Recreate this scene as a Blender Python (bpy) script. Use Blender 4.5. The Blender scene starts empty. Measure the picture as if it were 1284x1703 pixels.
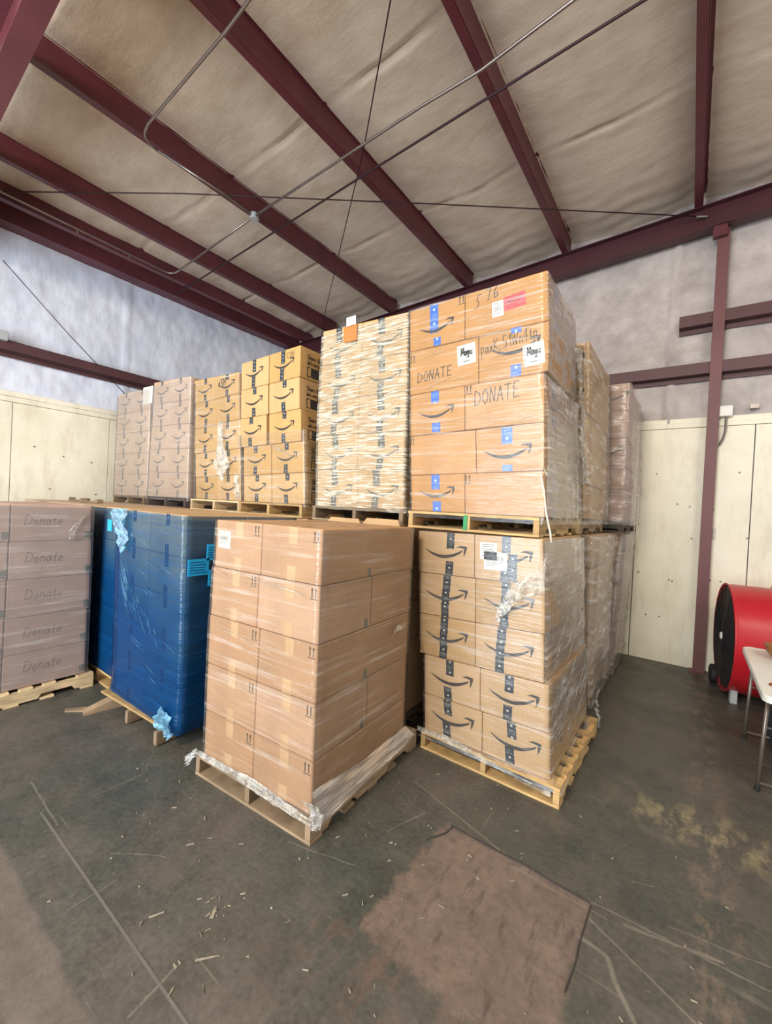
import bpy, bmesh, math, random
from mathutils import Vector, Matrix
R = math.radians
random.seed(11)
S = bpy.context.scene
COL = S.collection

# ------------------------------------------------------------------ camera
yaw, pit, rol, FPX = R(36.021), R(0.617), R(2.948), 697.6
f = Vector((-math.sin(yaw)*math.cos(pit), math.cos(yaw)*math.cos(pit), -math.sin(pit)))
r0 = Vector((math.cos(yaw), math.sin(yaw), 0)); u0 = r0.cross(f)
rr = math.cos(rol)*r0 + math.sin(rol)*u0; uu = -math.sin(rol)*r0 + math.cos(rol)*u0
cd = bpy.data.cameras.new('camera'); cam = bpy.data.objects.new('camera', cd); COL.objects.link(cam)
M = Matrix.Identity(4)
for i in range(3):
    M[i][0] = rr[i]; M[i][1] = uu[i]; M[i][2] = -f[i]
M.translation = Vector((0, 0, 1.83)); cam.matrix_world = M
cd.sensor_fit = 'VERTICAL'; cd.sensor_height = 24; cd.lens = 24*FPX/1703; cd.clip_start = .05; cd.clip_end = 100
S.camera = cam
S.view_settings.view_transform = 'Standard'; S.view_settings.look = 'None'
S.view_settings.gamma = 1; S.view_settings.use_curve_mapping = False
S.view_settings.exposure = 0.55
S.cycles.max_bounces = 8; S.cycles.transparent_max_bounces = 16
S.cycles.diffuse_bounces = 4; S.cycles.glossy_bounces = 3
S.cycles.caustics_reflective = False; S.cycles.caustics_refractive = False

# ------------------------------------------------------------------ light
W = bpy.data.worlds.new('World'); S.world = W; W.use_nodes = True
bg = W.node_tree.nodes['Background']; bg.inputs[0].default_value = (.93, .96, 1, 1); bg.inputs[1].default_value = .62
def area(name, loc, target, sx, sy, power, color):
    l = bpy.data.lights.new(name, 'AREA'); l.shape = 'RECTANGLE'; l.size = sx; l.size_y = sy; l.energy = power; l.color = color
    o = bpy.data.objects.new(name, l); COL.objects.link(o); o.location = loc
    o.rotation_euler = (Vector(target)-Vector(loc)).to_track_quat('-Z', 'Y').to_euler(); return o
area('dock_door_daylight', (-3.0, -5.0, 2.2), (-6.0, 3, 3.4), 4.2, 4.0, 520, (.78, .88, 1))
area('bay_lamp', (-1.0, -4.2, 4.9), (-1.9, 2.6, 1.4), 1.6, .8, 265, (1, .91, .76))
area('bay_lamp', (2.6, 1.2, 5.1), (1.4, 3.6, 0), 1.3, .6, 60, (1, .90, .74))

# ------------------------------------------------------------------ materials
def nt(name):
    m = bpy.data.materials.new(name); m.use_nodes = True; t = m.node_tree
    for n in list(t.nodes): t.nodes.remove(n)
    o = t.nodes.new('ShaderNodeOutputMaterial'); return m, t, o
def N(t, typ, **kw):
    n = t.nodes.new(typ)
    for k, v in kw.items():
        if k.startswith('i_'):
            n.inputs[int(k[2:]) if k[2:].isdigit() else k[2:].replace('_', ' ')].default_value = v
        else: setattr(n, k, v)
    return n
def c4(c): return (c[0], c[1], c[2], 1)
def srgb(r, g, b):
    g_ = lambda v: (v/255/12.92) if v/255 <= .04045 else ((v/255+.055)/1.055)**2.4
    return (g_(r), g_(g), g_(b))
def coords(t, scale=(1, 1, 1), rot=(0, 0, 0), kind='Object'):
    tc = N(t, 'ShaderNodeTexCoord'); mp = N(t, 'ShaderNodeMapping'); mp.inputs['Scale'].default_value = scale
    mp.inputs['Rotation'].default_value = rot; t.links.new(tc.outputs[kind], mp.inputs[0]); return mp.outputs[0]
def noise(t, vec, scale, detail=3, rough=.55):
    n = N(t, 'ShaderNodeTexNoise'); n.inputs['Scale'].default_value = scale; n.inputs['Detail'].default_value = detail
    n.inputs['Roughness'].default_value = rough
    t.links.new(vec, n.inputs['Vector']); return n.outputs['Fac']
def ramp(t, fac, stops):
    r = N(t, 'ShaderNodeValToRGB'); e = r.color_ramp.elements
    e[0].position, e[0].color = stops[0][0], c4(stops[0][1]); e[1].position, e[1].color = stops[-1][0], c4(stops[-1][1])
    for p, c in stops[1:-1]:
        q = e.new(p); q.color = c4(c)
    t.links.new(fac, r.inputs[0]); return r.outputs[0]
def g3(v): return (v, v, v)
def mix(t, fac, a, b, mode='MIX'):
    m = N(t, 'ShaderNodeMix', data_type='RGBA', blend_type=mode)
    for s, v in ((m.inputs[0], fac), (m.inputs[6], a), (m.inputs[7], b)):
        if isinstance(v, (int, float)): s.default_value = v
        elif isinstance(v, tuple): s.default_value = c4(v)
        else: t.links.new(v, s)
    return m.outputs[2]
def mth(t, op, a, b=0.0, c=None):
    m = N(t, 'ShaderNodeMath', operation=op)
    for i, v in enumerate([a, b] + ([c] if c is not None else [])):
        if isinstance(v, (int, float)): m.inputs[i].default_value = v
        else: t.links.new(v, m.inputs[i])
    return m.outputs[0]
def bsdf(t, o, color, rough=.6, metal=0, bump=None, bstr=.2, bdist=.01, spec=.5):
    b = N(t, 'ShaderNodeBsdfPrincipled'); b.inputs['Metallic'].default_value = metal
    b.inputs['Specular IOR Level'].default_value = spec
    if isinstance(rough, (int, float)): b.inputs['Roughness'].default_value = rough
    else: t.links.new(rough, b.inputs['Roughness'])
    if isinstance(color, tuple): b.inputs['Base Color'].default_value = c4(color)
    else: t.links.new(color, b.inputs['Base Color'])
    if bump is not None:
        bp = N(t, 'ShaderNodeBump'); bp.inputs['Strength'].default_value = bstr; bp.inputs['Distance'].default_value = bdist
        t.links.new(bump, bp.inputs['Height']); t.links.new(bp.outputs[0], b.inputs['Normal'])
    t.links.new(b.outputs[0], o.inputs[0]); return b
def simple(name, c, rough=.6, metal=0, var=.12, sc=6):
    m, t, o = nt(name); v = coords(t); n = noise(t, v, sc, 4)
    a = tuple(x*(1-var) for x in c); b = tuple(min(1, x*(1+var)) for x in c)
    bsdf(t, o, ramp(t, n, [(.3, a), (.7, b)]), rough, metal, n, .08, .004); return m
def cardboard(name, base):
    m, t, o = nt(name); v = coords(t); oi = N(t, 'ShaderNodeObjectInfo')
    c = ramp(t, noise(t, v, 3.5, 4), [(.3, tuple(x*.88 for x in base)), (.7, tuple(min(1, x*1.08) for x in base))])
    fine = noise(t, coords(t, (90, 90, 4)), 1.6, 2)
    c = mix(t, .10, c, ramp(t, fine, [(.35, g3(.25)), (.7, g3(.9))]), 'SOFT_LIGHT')
    rv = mth(t, 'MULTIPLY_ADD', oi.outputs['Random'], .14, .92)
    h = N(t, 'ShaderNodeHueSaturation'); t.links.new(c, h.inputs['Color']); t.links.new(rv, h.inputs['Value'])
    t.links.new(mth(t, 'MULTIPLY_ADD', oi.outputs['Random'], -.12, 1.04), h.inputs['Saturation'])
    bsdf(t, o, h.outputs[0], .62, 0, noise(t, coords(t, (2, 2, 5)), 2.2, 3), .35, .02, .3); return m
K_WARM = cardboard('cardboard_tan', srgb(196, 158, 112))
K_GOLD = cardboard('cardboard_golden', srgb(200, 158, 102))
K_DEEP = cardboard('cardboard_deep_golden', srgb(194, 142, 84))
K_PINK = cardboard('cardboard_pinkish', srgb(198, 164, 146))
K_PALE = cardboard('cardboard_pale', srgb(198, 168, 138))
K_FRONT = cardboard('cardboard_brown', srgb(184, 142, 104))
INK = simple('dark_ink', srgb(58, 50, 44), .7)
MARKER = simple('black_marker', srgb(66, 52, 40), .7)
PAPER = simple('label_paper', srgb(226, 222, 208), .5, 0, .03)
PRINT = simple('label_print', srgb(70, 66, 62), .6)
REDP = simple('pink_red_label', srgb(226, 74, 78), .5, 0, .05)
ORGP = simple('orange_label', srgb(228, 118, 52), .5, 0, .05)
CLEARTAPE = simple('clear_tape', srgb(196, 158, 116), .22)
STRING = simple('white_string', srgb(226, 214, 190), .5)
GREENP = simple('green_paint', srgb(40, 140, 80), .5)
def tape_mat(name, base, mark, dens):
    m, t, o = nt(name); tc = N(t, 'ShaderNodeTexCoord'); sp = N(t, 'ShaderNodeSeparateXYZ'); t.links.new(tc.outputs['UV'], sp.inputs[0])
    fv = mth(t, 'FRACT', mth(t, 'MULTIPLY', sp.outputs[1], dens))
    du = mth(t, 'ABSOLUTE', mth(t, 'SUBTRACT', sp.outputs[0], .5)); dv = mth(t, 'ABSOLUTE', mth(t, 'SUBTRACT', fv, .3))
    dot = mth(t, 'LESS_THAN', mth(t, 'ADD', mth(t, 'POWER', mth(t, 'MULTIPLY', du, 1.), 2.), mth(t, 'POWER', mth(t, 'MULTIPLY', dv, 1.5), 2.)), .018)
    wl = N(t, 'ShaderNodeTexNoise'); wl.inputs['Scale'].default_value = 1.0; mp = N(t, 'ShaderNodeMapping'); mp.inputs['Scale'].default_value = (22, 60, 1)
    t.links.new(tc.outputs['UV'], mp.inputs[0]); t.links.new(mp.outputs[0], wl.inputs['Vector'])
    ln = mth(t, 'MULTIPLY', mth(t, 'GREATER_THAN', wl.outputs['Fac'], .54), mth(t, 'MULTIPLY', mth(t, 'LESS_THAN', du, .3), mth(t, 'GREATER_THAN', fv, .62)))
    c = mix(t, mth(t, 'MAXIMUM', dot, mth(t, 'MULTIPLY', ln, .35)), base, mark)
    bsdf(t, o, c, .32); return m
TAPE_K = tape_mat('black_print_tape', srgb(42, 48, 54), srgb(200, 196, 186), 13)
TAPE_G = tape_mat('faded_print_tape', srgb(92, 84, 78), srgb(190, 170, 150), 13)
TAPE_B = tape_mat('blue_print_tape', srgb(48, 104, 196), srgb(190, 214, 240), 9)
TAPE_DG = simple('grey_green_tape', srgb(104, 110, 98), .4)
def wood(name, base):
    m, t, o = nt(name); oi = N(t, 'ShaderNodeObjectInfo')
    g = noise(t, coords(t, (3, 3, 40)), 1.5, 4); g2 = noise(t, coords(t), 5, 3)
    c = ramp(t, g, [(.3, tuple(x*.62 for x in base)), (.5, base), (.75, tuple(min(1, x*1.25) for x in base))])
    c = mix(t, .5, c, ramp(t, g2, [(.3, g3(.35)), (.7, g3(1))]), 'MULTIPLY')
    h = N(t, 'ShaderNodeHueSaturation'); t.links.new(c, h.inputs['Color'])
    t.links.new(mth(t, 'MULTIPLY_ADD', oi.outputs['Random'], .5, .85), h.inputs['Value'])
    bsdf(t, o, h.outputs[0], .75, 0, g, .4, .006); return m
WOOD_Y = wood('pallet_pine', srgb(196, 160, 106)); WOOD_B = wood('pallet_brown', srgb(146, 122, 94))
WOOD_P = wood('pallet_pale', srgb(226, 196, 150)); WOOD_D = wood('pallet_dark', srgb(92, 78, 72))
def film(name, tint, body, base, streak, scale, rot, thr=(.52, .68), bump=.35, rough=.18, gl=.14):
    m, t, o = nt(name)
    tr = N(t, 'ShaderNodeBsdfTransparent'); 
    big = noise(t, coords(t), 1.6, 2)
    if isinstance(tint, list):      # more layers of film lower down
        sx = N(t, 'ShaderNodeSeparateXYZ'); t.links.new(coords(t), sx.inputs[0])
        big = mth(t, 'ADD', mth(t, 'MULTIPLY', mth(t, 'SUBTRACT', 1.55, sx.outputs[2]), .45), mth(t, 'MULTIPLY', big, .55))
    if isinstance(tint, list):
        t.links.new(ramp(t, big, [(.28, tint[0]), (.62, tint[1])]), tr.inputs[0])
    else: tr.inputs[0].default_value = c4(tint)
    v = coords(t, scale, rot); s = noise(t, v, 1.0, 4, .6)
    v2 = coords(t, (scale[0]*.6+3, scale[1]*.6+3, scale[2]*.35), (rot[0]*-1.2, rot[1]*-1.2, 0)); s2 = noise(t, v2, 1.3, 3, .6)
    mask = mth(t, 'MULTIPLY', ramp(t, s, [(thr[0], g3(0)), (thr[1], g3(1))]), ramp(t, s2, [(.3, g3(.15)), (.62, g3(1))]))
    bp = N(t, 'ShaderNodeBump'); bp.inputs['Strength'].default_value = bump; bp.inputs['Distance'].default_value = .02
    t.links.new(mth(t, 'ADD', s, mth(t, 'MULTIPLY', s2, .7)), bp.inputs['Height'])
    gls = N(t, 'ShaderNodeBsdfGlossy'); gls.inputs['Roughness'].default_value = rough; t.links.new(bp.outputs[0], gls.inputs['Normal'])
    gls.inputs[0].default_value = (1, 1, 1, 1)
    df = N(t, 'ShaderNodeBsdfDiffuse'); df.inputs[0].default_value = c4(body); t.links.new(bp.outputs[0], df.inputs['Normal'])
    fr = N(t, 'ShaderNodeFresnel'); fr.inputs[0].default_value = 1.45; t.links.new(bp.outputs[0], fr.inputs['Normal'])
    m1 = N(t, 'ShaderNodeMixShader'); t.links.new(mth(t, 'ADD', mth(t, 'MULTIPLY', fr.outputs[0], .6), gl*.12), m1.inputs[0])
    t.links.new(tr.outputs[0], m1.inputs[1]); t.links.new(gls.outputs[0], m1.inputs[2])
    m2 = N(t, 'ShaderNodeMixShader'); t.links.new(mth(t, 'ADD', base, mth(t, 'MULTIPLY', mask, streak)), m2.inputs[0])
    t.links.new(m1.outputs[0], m2.inputs[1]); t.links.new(df.outputs[0], m2.inputs[2])
    t.links.new(m2.outputs[0], o.inputs[0]); return m
FW = (.95, .92, .86)
FILM = film('clear_film', (.97, .97, .96), FW, .02, .26, (1.6, 1.6, 42), (R(3), R(5), 0))
FILM_F = film('clear_film_banded', (.96, .95, .94), (.93, .86, .76), .03, .26, (1.1, 1.1, 26), (R(2), R(6), 0), (.54, .70), .4)
FILM_S = film('clear_film_slanted', (.96, .96, .95), (.88, .82, .76), .08, .42, (6, 3.0, 16), (R(38), R(20), 0), (.5, .66), .6)
FILM_H = film('clear_film_glare', (.95, .95, .92), (.95, .90, .74), .12, .62, (5, 5, 70), (R(4), R(6), 0), (.46, .60), .9, .22)  # crinkled clear film; lamp glitter is painted in as whitish diffuse streaks
FILM_P = film('dusty_film', (.94, .92, .90), (.85, .78, .74), .14, .25, (1.5, 1.5, 30), (R(3), R(3), 0))
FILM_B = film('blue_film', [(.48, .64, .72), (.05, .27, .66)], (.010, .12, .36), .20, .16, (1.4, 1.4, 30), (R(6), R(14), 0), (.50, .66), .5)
FILM_BW = film('blue_film_crumple', (.45, .72, .88), (.30, .62, .82), .18, .5, (14, 14, 20), (.4, .5, 0), (.4, .6), 1, .15)
FILM_W = film('crumpled_film', (.96, .96, .95), (.92, .86, .72), .08, .40, (16, 16, 14), (.4, .5, 0), (.42, .6), 1, .15)

def insul(name, a, b, dirt, bs=.22):
    m, t, o = nt(name); v = coords(t); n1 = noise(t, v, 1.1, 5, .65); n2 = noise(t, coords(t, (1, 1, 1)), 6, 4); n3 = noise(t, coords(t, (1, 2.4, 1)), 2.2, 5, .7)
    c = ramp(t, n1, [(.3, a), (.7, b)]); c = mix(t, .35, c, ramp(t, n3, [(.35, dirt), (.6, g3(1))]), 'MULTIPLY')
    bsdf(t, o, c, .42, 0, mth(t, 'ADD', n3, mth(t, 'MULTIPLY', n2, .2)), bs, .03); return m
M_CEIL = insul('roof_blanket', srgb(214, 196, 174), srgb(232, 214, 192), srgb(198, 178, 160))
M_WALLI = insul('wall_blanket', srgb(176, 166, 162), srgb(206, 194, 188), srgb(140, 128, 128), .45)
M_WALLL = insul('wall_blanket_daylit', srgb(216, 220, 232), srgb(236, 238, 244), srgb(190, 188, 198), .3)  # left-wall copy of the blanket, cool daylight painted in as blue-white
def liner():
    m, t, o = nt('liner_panel_cream'); v = coords(t); n1 = noise(t, v, 1.5, 5, .6); n2 = noise(t, coords(t, (3, 3, .8)), 2, 5, .7)
    c = ramp(t, n1, [(.3, srgb(230, 222, 196)), (.7, srgb(246, 240, 218))])
    c = mix(t, .25, c, ramp(t, n2, [(.3, srgb(176, 156, 140)), (.5, g3(1))]), 'MULTIPLY')
    bsdf(t, o, c, .38, 0, n1, .25, .02); return m
M_LINER = liner()
M_STEEL = simple('red_oxide_steel', srgb(98, 46, 53), .42, .1, .16, 3)
M_STEELD = simple('dark_oxide_steel', srgb(74, 34, 40), .45, .1, .14, 3)
M_GIRT = simple('brown_girt_steel', srgb(84, 52, 54), .5, .1, .14, 3)
M_STEELB = simple('brown_oxide_steel', srgb(108, 66, 66), .5, .1, .12, 3)
M_SCREW = simple('screw_head', srgb(128, 116, 100), .5, .6)
M_COND = simple('conduit_metal', srgb(150, 138, 130), .35, .8)
M_ROD = simple('dark_rod', srgb(60, 40, 42), .5, .5)
M_GREY = simple('grey_enamel', srgb(168, 170, 168), .5)
M_WHITEB = simple('white_plastic', srgb(232, 230, 220), .4, 0, .03)
M_BLACK = simple('black_mesh', srgb(34, 34, 36), .45)
M_RED = simple('red_drum_paint', srgb(182, 28, 38), .38, 0, .05)
M_RUBBER = simple('black_rubber', srgb(26, 26, 26), .7)
M_LEGM = simple('table_leg_metal', srgb(128, 116, 106), .4, .6)
M_BASK = simple('brown_wicker', srgb(150, 98, 56), .7)
M_BLUSH = simple('blue_grey_case', srgb(50, 54, 62), .6)
M_CHIP = simple('wood_chip', srgb(142, 132, 112), .8, 0, .25, 30)

def floor_mat():
    m, t, o = nt('worn_concrete'); tc = N(t, 'ShaderNodeTexCoord'); v = tc.outputs['Object']; sp = N(t, 'ShaderNodeSeparateXYZ'); t.links.new(v, sp.inputs[0])
    wob = mth(t, 'MULTIPLY', mth(t, 'SUBTRACT', noise(t, v, 6, 5, .7), .5), .10)
    X = mth(t, 'ADD', sp.outputs[0], wob); Y = mth(t, 'ADD', sp.outputs[1], mth(t, 'MULTIPLY', wob, .8))
    n1 = noise(t, v, .9, 5, .6); n2 = noise(t, v, 5, 6, .7); n3 = noise(t, v, 40, 3)
    c = ramp(t, n1, [(.32, srgb(76, 79, 71)), (.5, srgb(90, 87, 78)), (.68, srgb(106, 98, 88))])
    c = mix(t, .55, c, ramp(t, n2, [(.3, g3(.5)), (.62, g3(1.0))]), 'MULTIPLY')
    c = mix(t, .45, c, ramp(t, n3, [(.3, g3(.4)), (.7, g3(1))]), 'MULTIPLY')
    mot = ramp(t, noise(t, v, 2.1, 6, .72), [(.50, g3(0)), (.60, g3(1))]); c = mix(t, mth(t, 'MULTIPLY', mot, .35), c, srgb(108, 96, 86))
    spk = ramp(t, noise(t, v, 16, 4, .7), [(.66, g3(0)), (.70, g3(1))]); c = mix(t, mth(t, 'MULTIPLY', spk, .35), c, srgb(138, 128, 112))
    def band(val, lo, hi, soft=.02):
        a = N(t, 'ShaderNodeMapRange'); a.inputs[1].default_value = lo-soft; a.inputs[2].default_value = lo+soft; t.links.new(val, a.inputs[0])
        b = N(t, 'ShaderNodeMapRange'); b.inputs[1].default_value = hi+soft; b.inputs[2].default_value = hi-soft; t.links.new(val, b.inputs[0])
        return mth(t, 'MULTIPLY', a.outputs[0], b.outputs[0])
    brown = ramp(t, n2, [(.3, srgb(96, 78, 68)), (.7, srgb(124, 102, 90))])
    strip = mth(t, 'MULTIPLY', band(Y, .42, .615, .012), band(X, -9, -1.55, .1))
    c = mix(t, mth(t, 'MULTIPLY', strip, .75), c, ramp(t, n2, [(.3, srgb(98, 88, 78)), (.7, srgb(122, 110, 98))]))
    # worn bands on the right: along y, and a yellowish spot
    wear = ramp(t, noise(t, coords(t, (3, 1.4, 1)), 3, 6, .75), [(.48, g3(0)), (.62, g3(1))])
    b2 = mth(t, 'MULTIPLY', band(X, .08, .26, .05), wear); c = mix(t, mth(t, 'MULTIPLY', b2, .55), c, srgb(140, 118, 100))
    b3 = mth(t, 'MULTIPLY', mth(t, 'MULTIPLY', band(X, -.25, .55, .15), band(Y, 3.0, 3.35, .1)), wear); c = mix(t, mth(t, 'MULTIPLY', b3, .6), c, srgb(160, 146, 108))
    b4 = mth(t, 'MULTIPLY', mth(t, 'MULTIPLY', band(X, -1.3, -.2, .1), band(Y, 1.15, 1.5, .1)), wear); c = mix(t, mth(t, 'MULTIPLY', b4, .4), c, srgb(128, 96, 82))
    # scratches: thin stretched noise lines in three directions
    for rz, sc, th in ((.35, (1.0, 26, 1), .70), (-.9, (26, 1.1, 1), .71), (1.1, (.8, 34, 1), .715)):
        s = noise(t, coords(t, sc, (0, 0, rz)), 1, 2); k = noise(t, coords(t, (1, 1, 1), (0, 0, rz)), 1.3, 2)
        mk = mth(t, 'MULTIPLY', ramp(t, s, [(th-.02, g3(0)), (th+.02, g3(1))]), ramp(t, k, [(.5, g3(0)), (.62, g3(1))]))
        c = mix(t, mth(t, 'MULTIPLY', mk, .4), c, srgb(142, 132, 114))
    # bare concrete where the paint is gone (a squarish patch)
    wob2 = mth(t, 'MULTIPLY', mth(t, 'SUBTRACT', noise(t, v, 9, 5, .7), .5), .16)
    X2 = mth(t, 'ADD', sp.outputs[0], wob2); Y2 = mth(t, 'ADD', sp.outputs[1], wob2)
    n4 = noise(t, coords(t, (9, 2.2, 1), (0, 0, .9)), 2.2, 5, .7)
    pc = ramp(t, noise(t, v, 3, 6, .7), [(.3, srgb(104, 88, 78)), (.65, srgb(134, 114, 101))]); pc = mix(t, .6, pc, ramp(t, n4, [(.34, g3(.35)), (.46, g3(1))]), 'MULTIPLY'); pc = mix(t, .5, pc, ramp(t, noise(t, v, 22, 5, .7), [(.35, g3(.55)), (.6, g3(1))]), 'MULTIPLY')
    c = mix(t, mth(t, 'MULTIPLY', mth(t, 'MULTIPLY', band(X2, -1.08, -.30, .018), band(Y2, 1.44, 2.235, .018)), .92), c, pc)
    def seg(x0, y0, x1, y1, w):
        dx, dy = x1-x0, y1-y0; L_ = dx*dx+dy*dy
        a = mth(t, 'SUBTRACT', X3, x0); b = mth(t, 'SUBTRACT', Y3, y0)
        tt = mth(t, 'MINIMUM', mth(t, 'MAXIMUM', mth(t, 'ADD', mth(t, 'MULTIPLY', a, dx/L_), mth(t, 'MULTIPLY', b, dy/L_)), 0.0), 1.0)
        ex = mth(t, 'SUBTRACT', a, mth(t, 'MULTIPLY', tt, dx)); ey = mth(t, 'SUBTRACT', b, mth(t, 'MULTIPLY', tt, dy))
        d = mth(t, 'SQRT', mth(t, 'ADD', mth(t, 'MULTIPLY', ex, ex), mth(t, 'MULTIPLY', ey, ey)))
        mr = N(t, 'ShaderNodeMapRange'); mr.inputs[1].default_value = w; mr.inputs[2].default_value = w*.4; t.links.new(d, mr.inputs[0]); return mr.outputs[0]
    X3 = mth(t, 'ADD', sp.outputs[0], mth(t, 'MULTIPLY', wob, .25)); Y3 = mth(t, 'ADD', sp.outputs[1], mth(t, 'MULTIPLY', wob, -.25))
    tot = 0.0
    for sgm in [(-1.414,2.433,-0.758,2.250,0.006),(-1.303,1.967,-1.214,2.231,0.005),(-0.314,2.234,0.347,2.273,0.006),(-0.297,2.141,0.104,1.950,0.007),(-0.301,2.020,-0.193,2.001,0.013),(-0.193,2.001,-0.157,1.916,0.013),(-0.157,1.916,-0.077,1.807,0.013),(-1.509,0.699,-1.541,0.898,0.008),(-3.259,0.855,-2.724,0.837,0.006),(-0.152,2.205,0.192,2.289,0.01),(-2.306,0.944,-2.078,1.104,0.004),(0.002,2.329,0.361,2.395,0.004),(-0.670,2.189,-0.221,2.184,0.005),(-1.671,1.561,-1.298,1.672,0.004),(-0.157,2.496,-0.069,2.529,0.004),]: tot = mth(t, 'MAXIMUM', tot, seg(*sgm))
    c = mix(t, mth(t, 'MULTIPLY', mth(t, 'MULTIPLY', tot, ramp(t, n2, [(.3, g3(.3)), (.6, g3(1))])), .5), c, srgb(150, 140, 124))
    dk = ramp(t, noise(t, v, 2.4, 4), [(.30, g3(1)), (.38, g3(0))]); c = mix(t, mth(t, 'MULTIPLY', dk, .35), c, srgb(46, 46, 44))
    rg = ramp(t, n2, [(.3, g3(.36)), (.7, g3(.62))])
    bsdf(t, o, c, rg, 0, mth(t, 'ADD', n2, mth(t, 'MULTIPLY', n3, .3)), .3, .01); return m
M_FLOOR = floor_mat()
M_CRACK = simple('crack_filler', srgb(58, 52, 48), .8)

# ------------------------------------------------------------------ mesh helpers
def link(name, verts, faces, mat, parent=None, loc=(0, 0, 0), rz=0, uvs=None, smooth=False):
    me = bpy.data.meshes.new(name); me.from_pydata([tuple(v) for v in verts], [], faces)
    if uvs:
        ul = me.uv_layers.new(name='UVMap')
        for p in me.polygons:
            for li in p.loop_indices: ul.data[li].uv = uvs[me.loops[li].vertex_index]
    me.materials.append(mat)
    if smooth: me.polygons.foreach_set('use_smooth', [True]*len(me.polygons))
    me.update(); o = bpy.data.objects.new(name, me); COL.objects.link(o); o.location = loc; o.rotation_euler = (0, 0, rz)
    if parent: o.parent = parent
    return o
def tag(o, label=None, cat=None, group=None, kind=None):
    if label: o['label'] = label
    if cat: o['category'] = cat
    if group: o['group'] = group
    if kind: o['kind'] = kind
    return o
def empty(name, loc, rz=0, parent=None):
    o = bpy.data.objects.new(name, None); COL.objects.link(o); o.location = loc; o.rotation_euler = (0, 0, rz); o.empty_display_size = .1
    if parent: o.parent = parent
    return o
BF = [(0, 1, 5, 4), (1, 2, 6, 5), (2, 3, 7, 6), (3, 0, 4, 7), (4, 5, 6, 7), (3, 2, 1, 0)]
class MB:
    def __init__(s): s.v = []; s.f = []
    def hexa(s, pts):
        k = len(s.v); s.v += [tuple(p) for p in pts]; s.f += [tuple(k+i for i in q) for q in BF]; return s
    def box(s, x0, x1, y0, y1, z0, z1):
        return s.hexa([(x0, y0, z0), (x1, y0, z0), (x1, y1, z0), (x0, y1, z0), (x0, y0, z1), (x1, y0, z1), (x1, y1, z1), (x0, y1, z1)])
    def tube(s, path, r, n=8, taper=None):
        P = [Vector(p) for p in path]; k0 = len(s.v)
        for i, p in enumerate(P):
            d = (P[min(i+1, len(P)-1)]-P[max(i-1, 0)]).normalized()
            a = d.cross(Vector((0, 0, 1)) if abs(d.z) < .9 else Vector((1, 0, 0))).normalized(); b = d.cross(a)
            q = r if taper is None else taper[i]
            for j in range(n):
                w = 2*math.pi*j/n; s.v.append(tuple(p+q*(math.cos(w)*a+math.sin(w)*b)))
        for i in range(len(P)-1):
            for j in range(n):
                s.f.append((k0+i*n+j, k0+i*n+(j+1) % n, k0+(i+1)*n+(j+1) % n, k0+(i+1)*n+j))
        s.f.append(tuple(k0+j for j in range(n))[::-1]); s.f.append(tuple(k0+(len(P)-1)*n+j for j in range(n))); return s
    def build(s, name, mat, parent=None, loc=(0, 0, 0), rz=0, smooth=False): return link(name, s.v, s.f, mat, parent, loc, rz, None, smooth)
def bevelled(o, w=.003, seg=1):
    bm = bmesh.new(); bm.from_mesh(o.data)
    bmesh.ops.recalc_face_normals(bm, faces=bm.faces[:])
    bmesh.ops.bevel(bm, geom=bm.edges[:], offset=w, segments=seg, affect='EDGES', profile=.6)
    bm.to_mesh(o.data); bm.free(); return o
def arc(p0, p1, p2, n=6):
    return [tuple((1-t)**2*a+2*t*(1-t)*b+t*t*c for a, b, c in zip(p0, p1, p2)) for t in [i/n for i in range(n+1)]]

# ------------------------------------------------------------------ setting
def struct(o): o['kind'] = 'structure'; return o
def grid(x0, x1, nx, y0, y1, ny, fz):
    v = [fz(x0+(x1-x0)*i/nx, y0+(y1-y0)*j/ny) for j in range(ny+1) for i in range(nx+1)]
    fc = [(j*(nx+1)+i, j*(nx+1)+i+1, (j+1)*(nx+1)+i+1, (j+1)*(nx+1)+i) for j in range(ny) for i in range(nx)]
    return v, fc
struct(MB().box(-8, 4.5, -2.5, 6.9, -.12, 0).build('floor', M_FLOOR))
cb = MB()
for seq, w in (([(-1.04, 2.235), (-.8, 2.232), (-.6, 2.238), (-.45, 2.226), (-.30, 2.225)], .0055), ([(-.295, 2.21), (-.30, 1.98), (-.296, 1.9), (-.305, 1.75)], .0035), ([(-1.10, 2.05), (-1.04, 2.16), (-1.03, 2.23)], .005)):
    for a, b in zip(seq, seq[1:]):
        d = (Vector(b)-Vector(a)).normalized(); nn = Vector((-d.y, d.x))*w
        cb.hexa([(*(Vector(a)-nn), 0), (*(Vector(b)-nn), 0), (*(Vector(b)+nn), 0), (*(Vector(a)+nn), 0), (*(Vector(a)-nn*.7), .005), (*(Vector(b)-nn*.7), .005), (*(Vector(b)+nn*.7), .005), (*(Vector(a)+nn*.7), .005)])
struct(cb.build('trim_1', M_CRACK))
cj = MB()
cj.box(-2.9, -.9, .806, .816, 0, .0015); cj.box(-2.12, -2.114, .70, .90, 0, .0012)
struct(cj.build('trim_2', simple('joint_filler', srgb(104, 98, 90), .8)))

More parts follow.
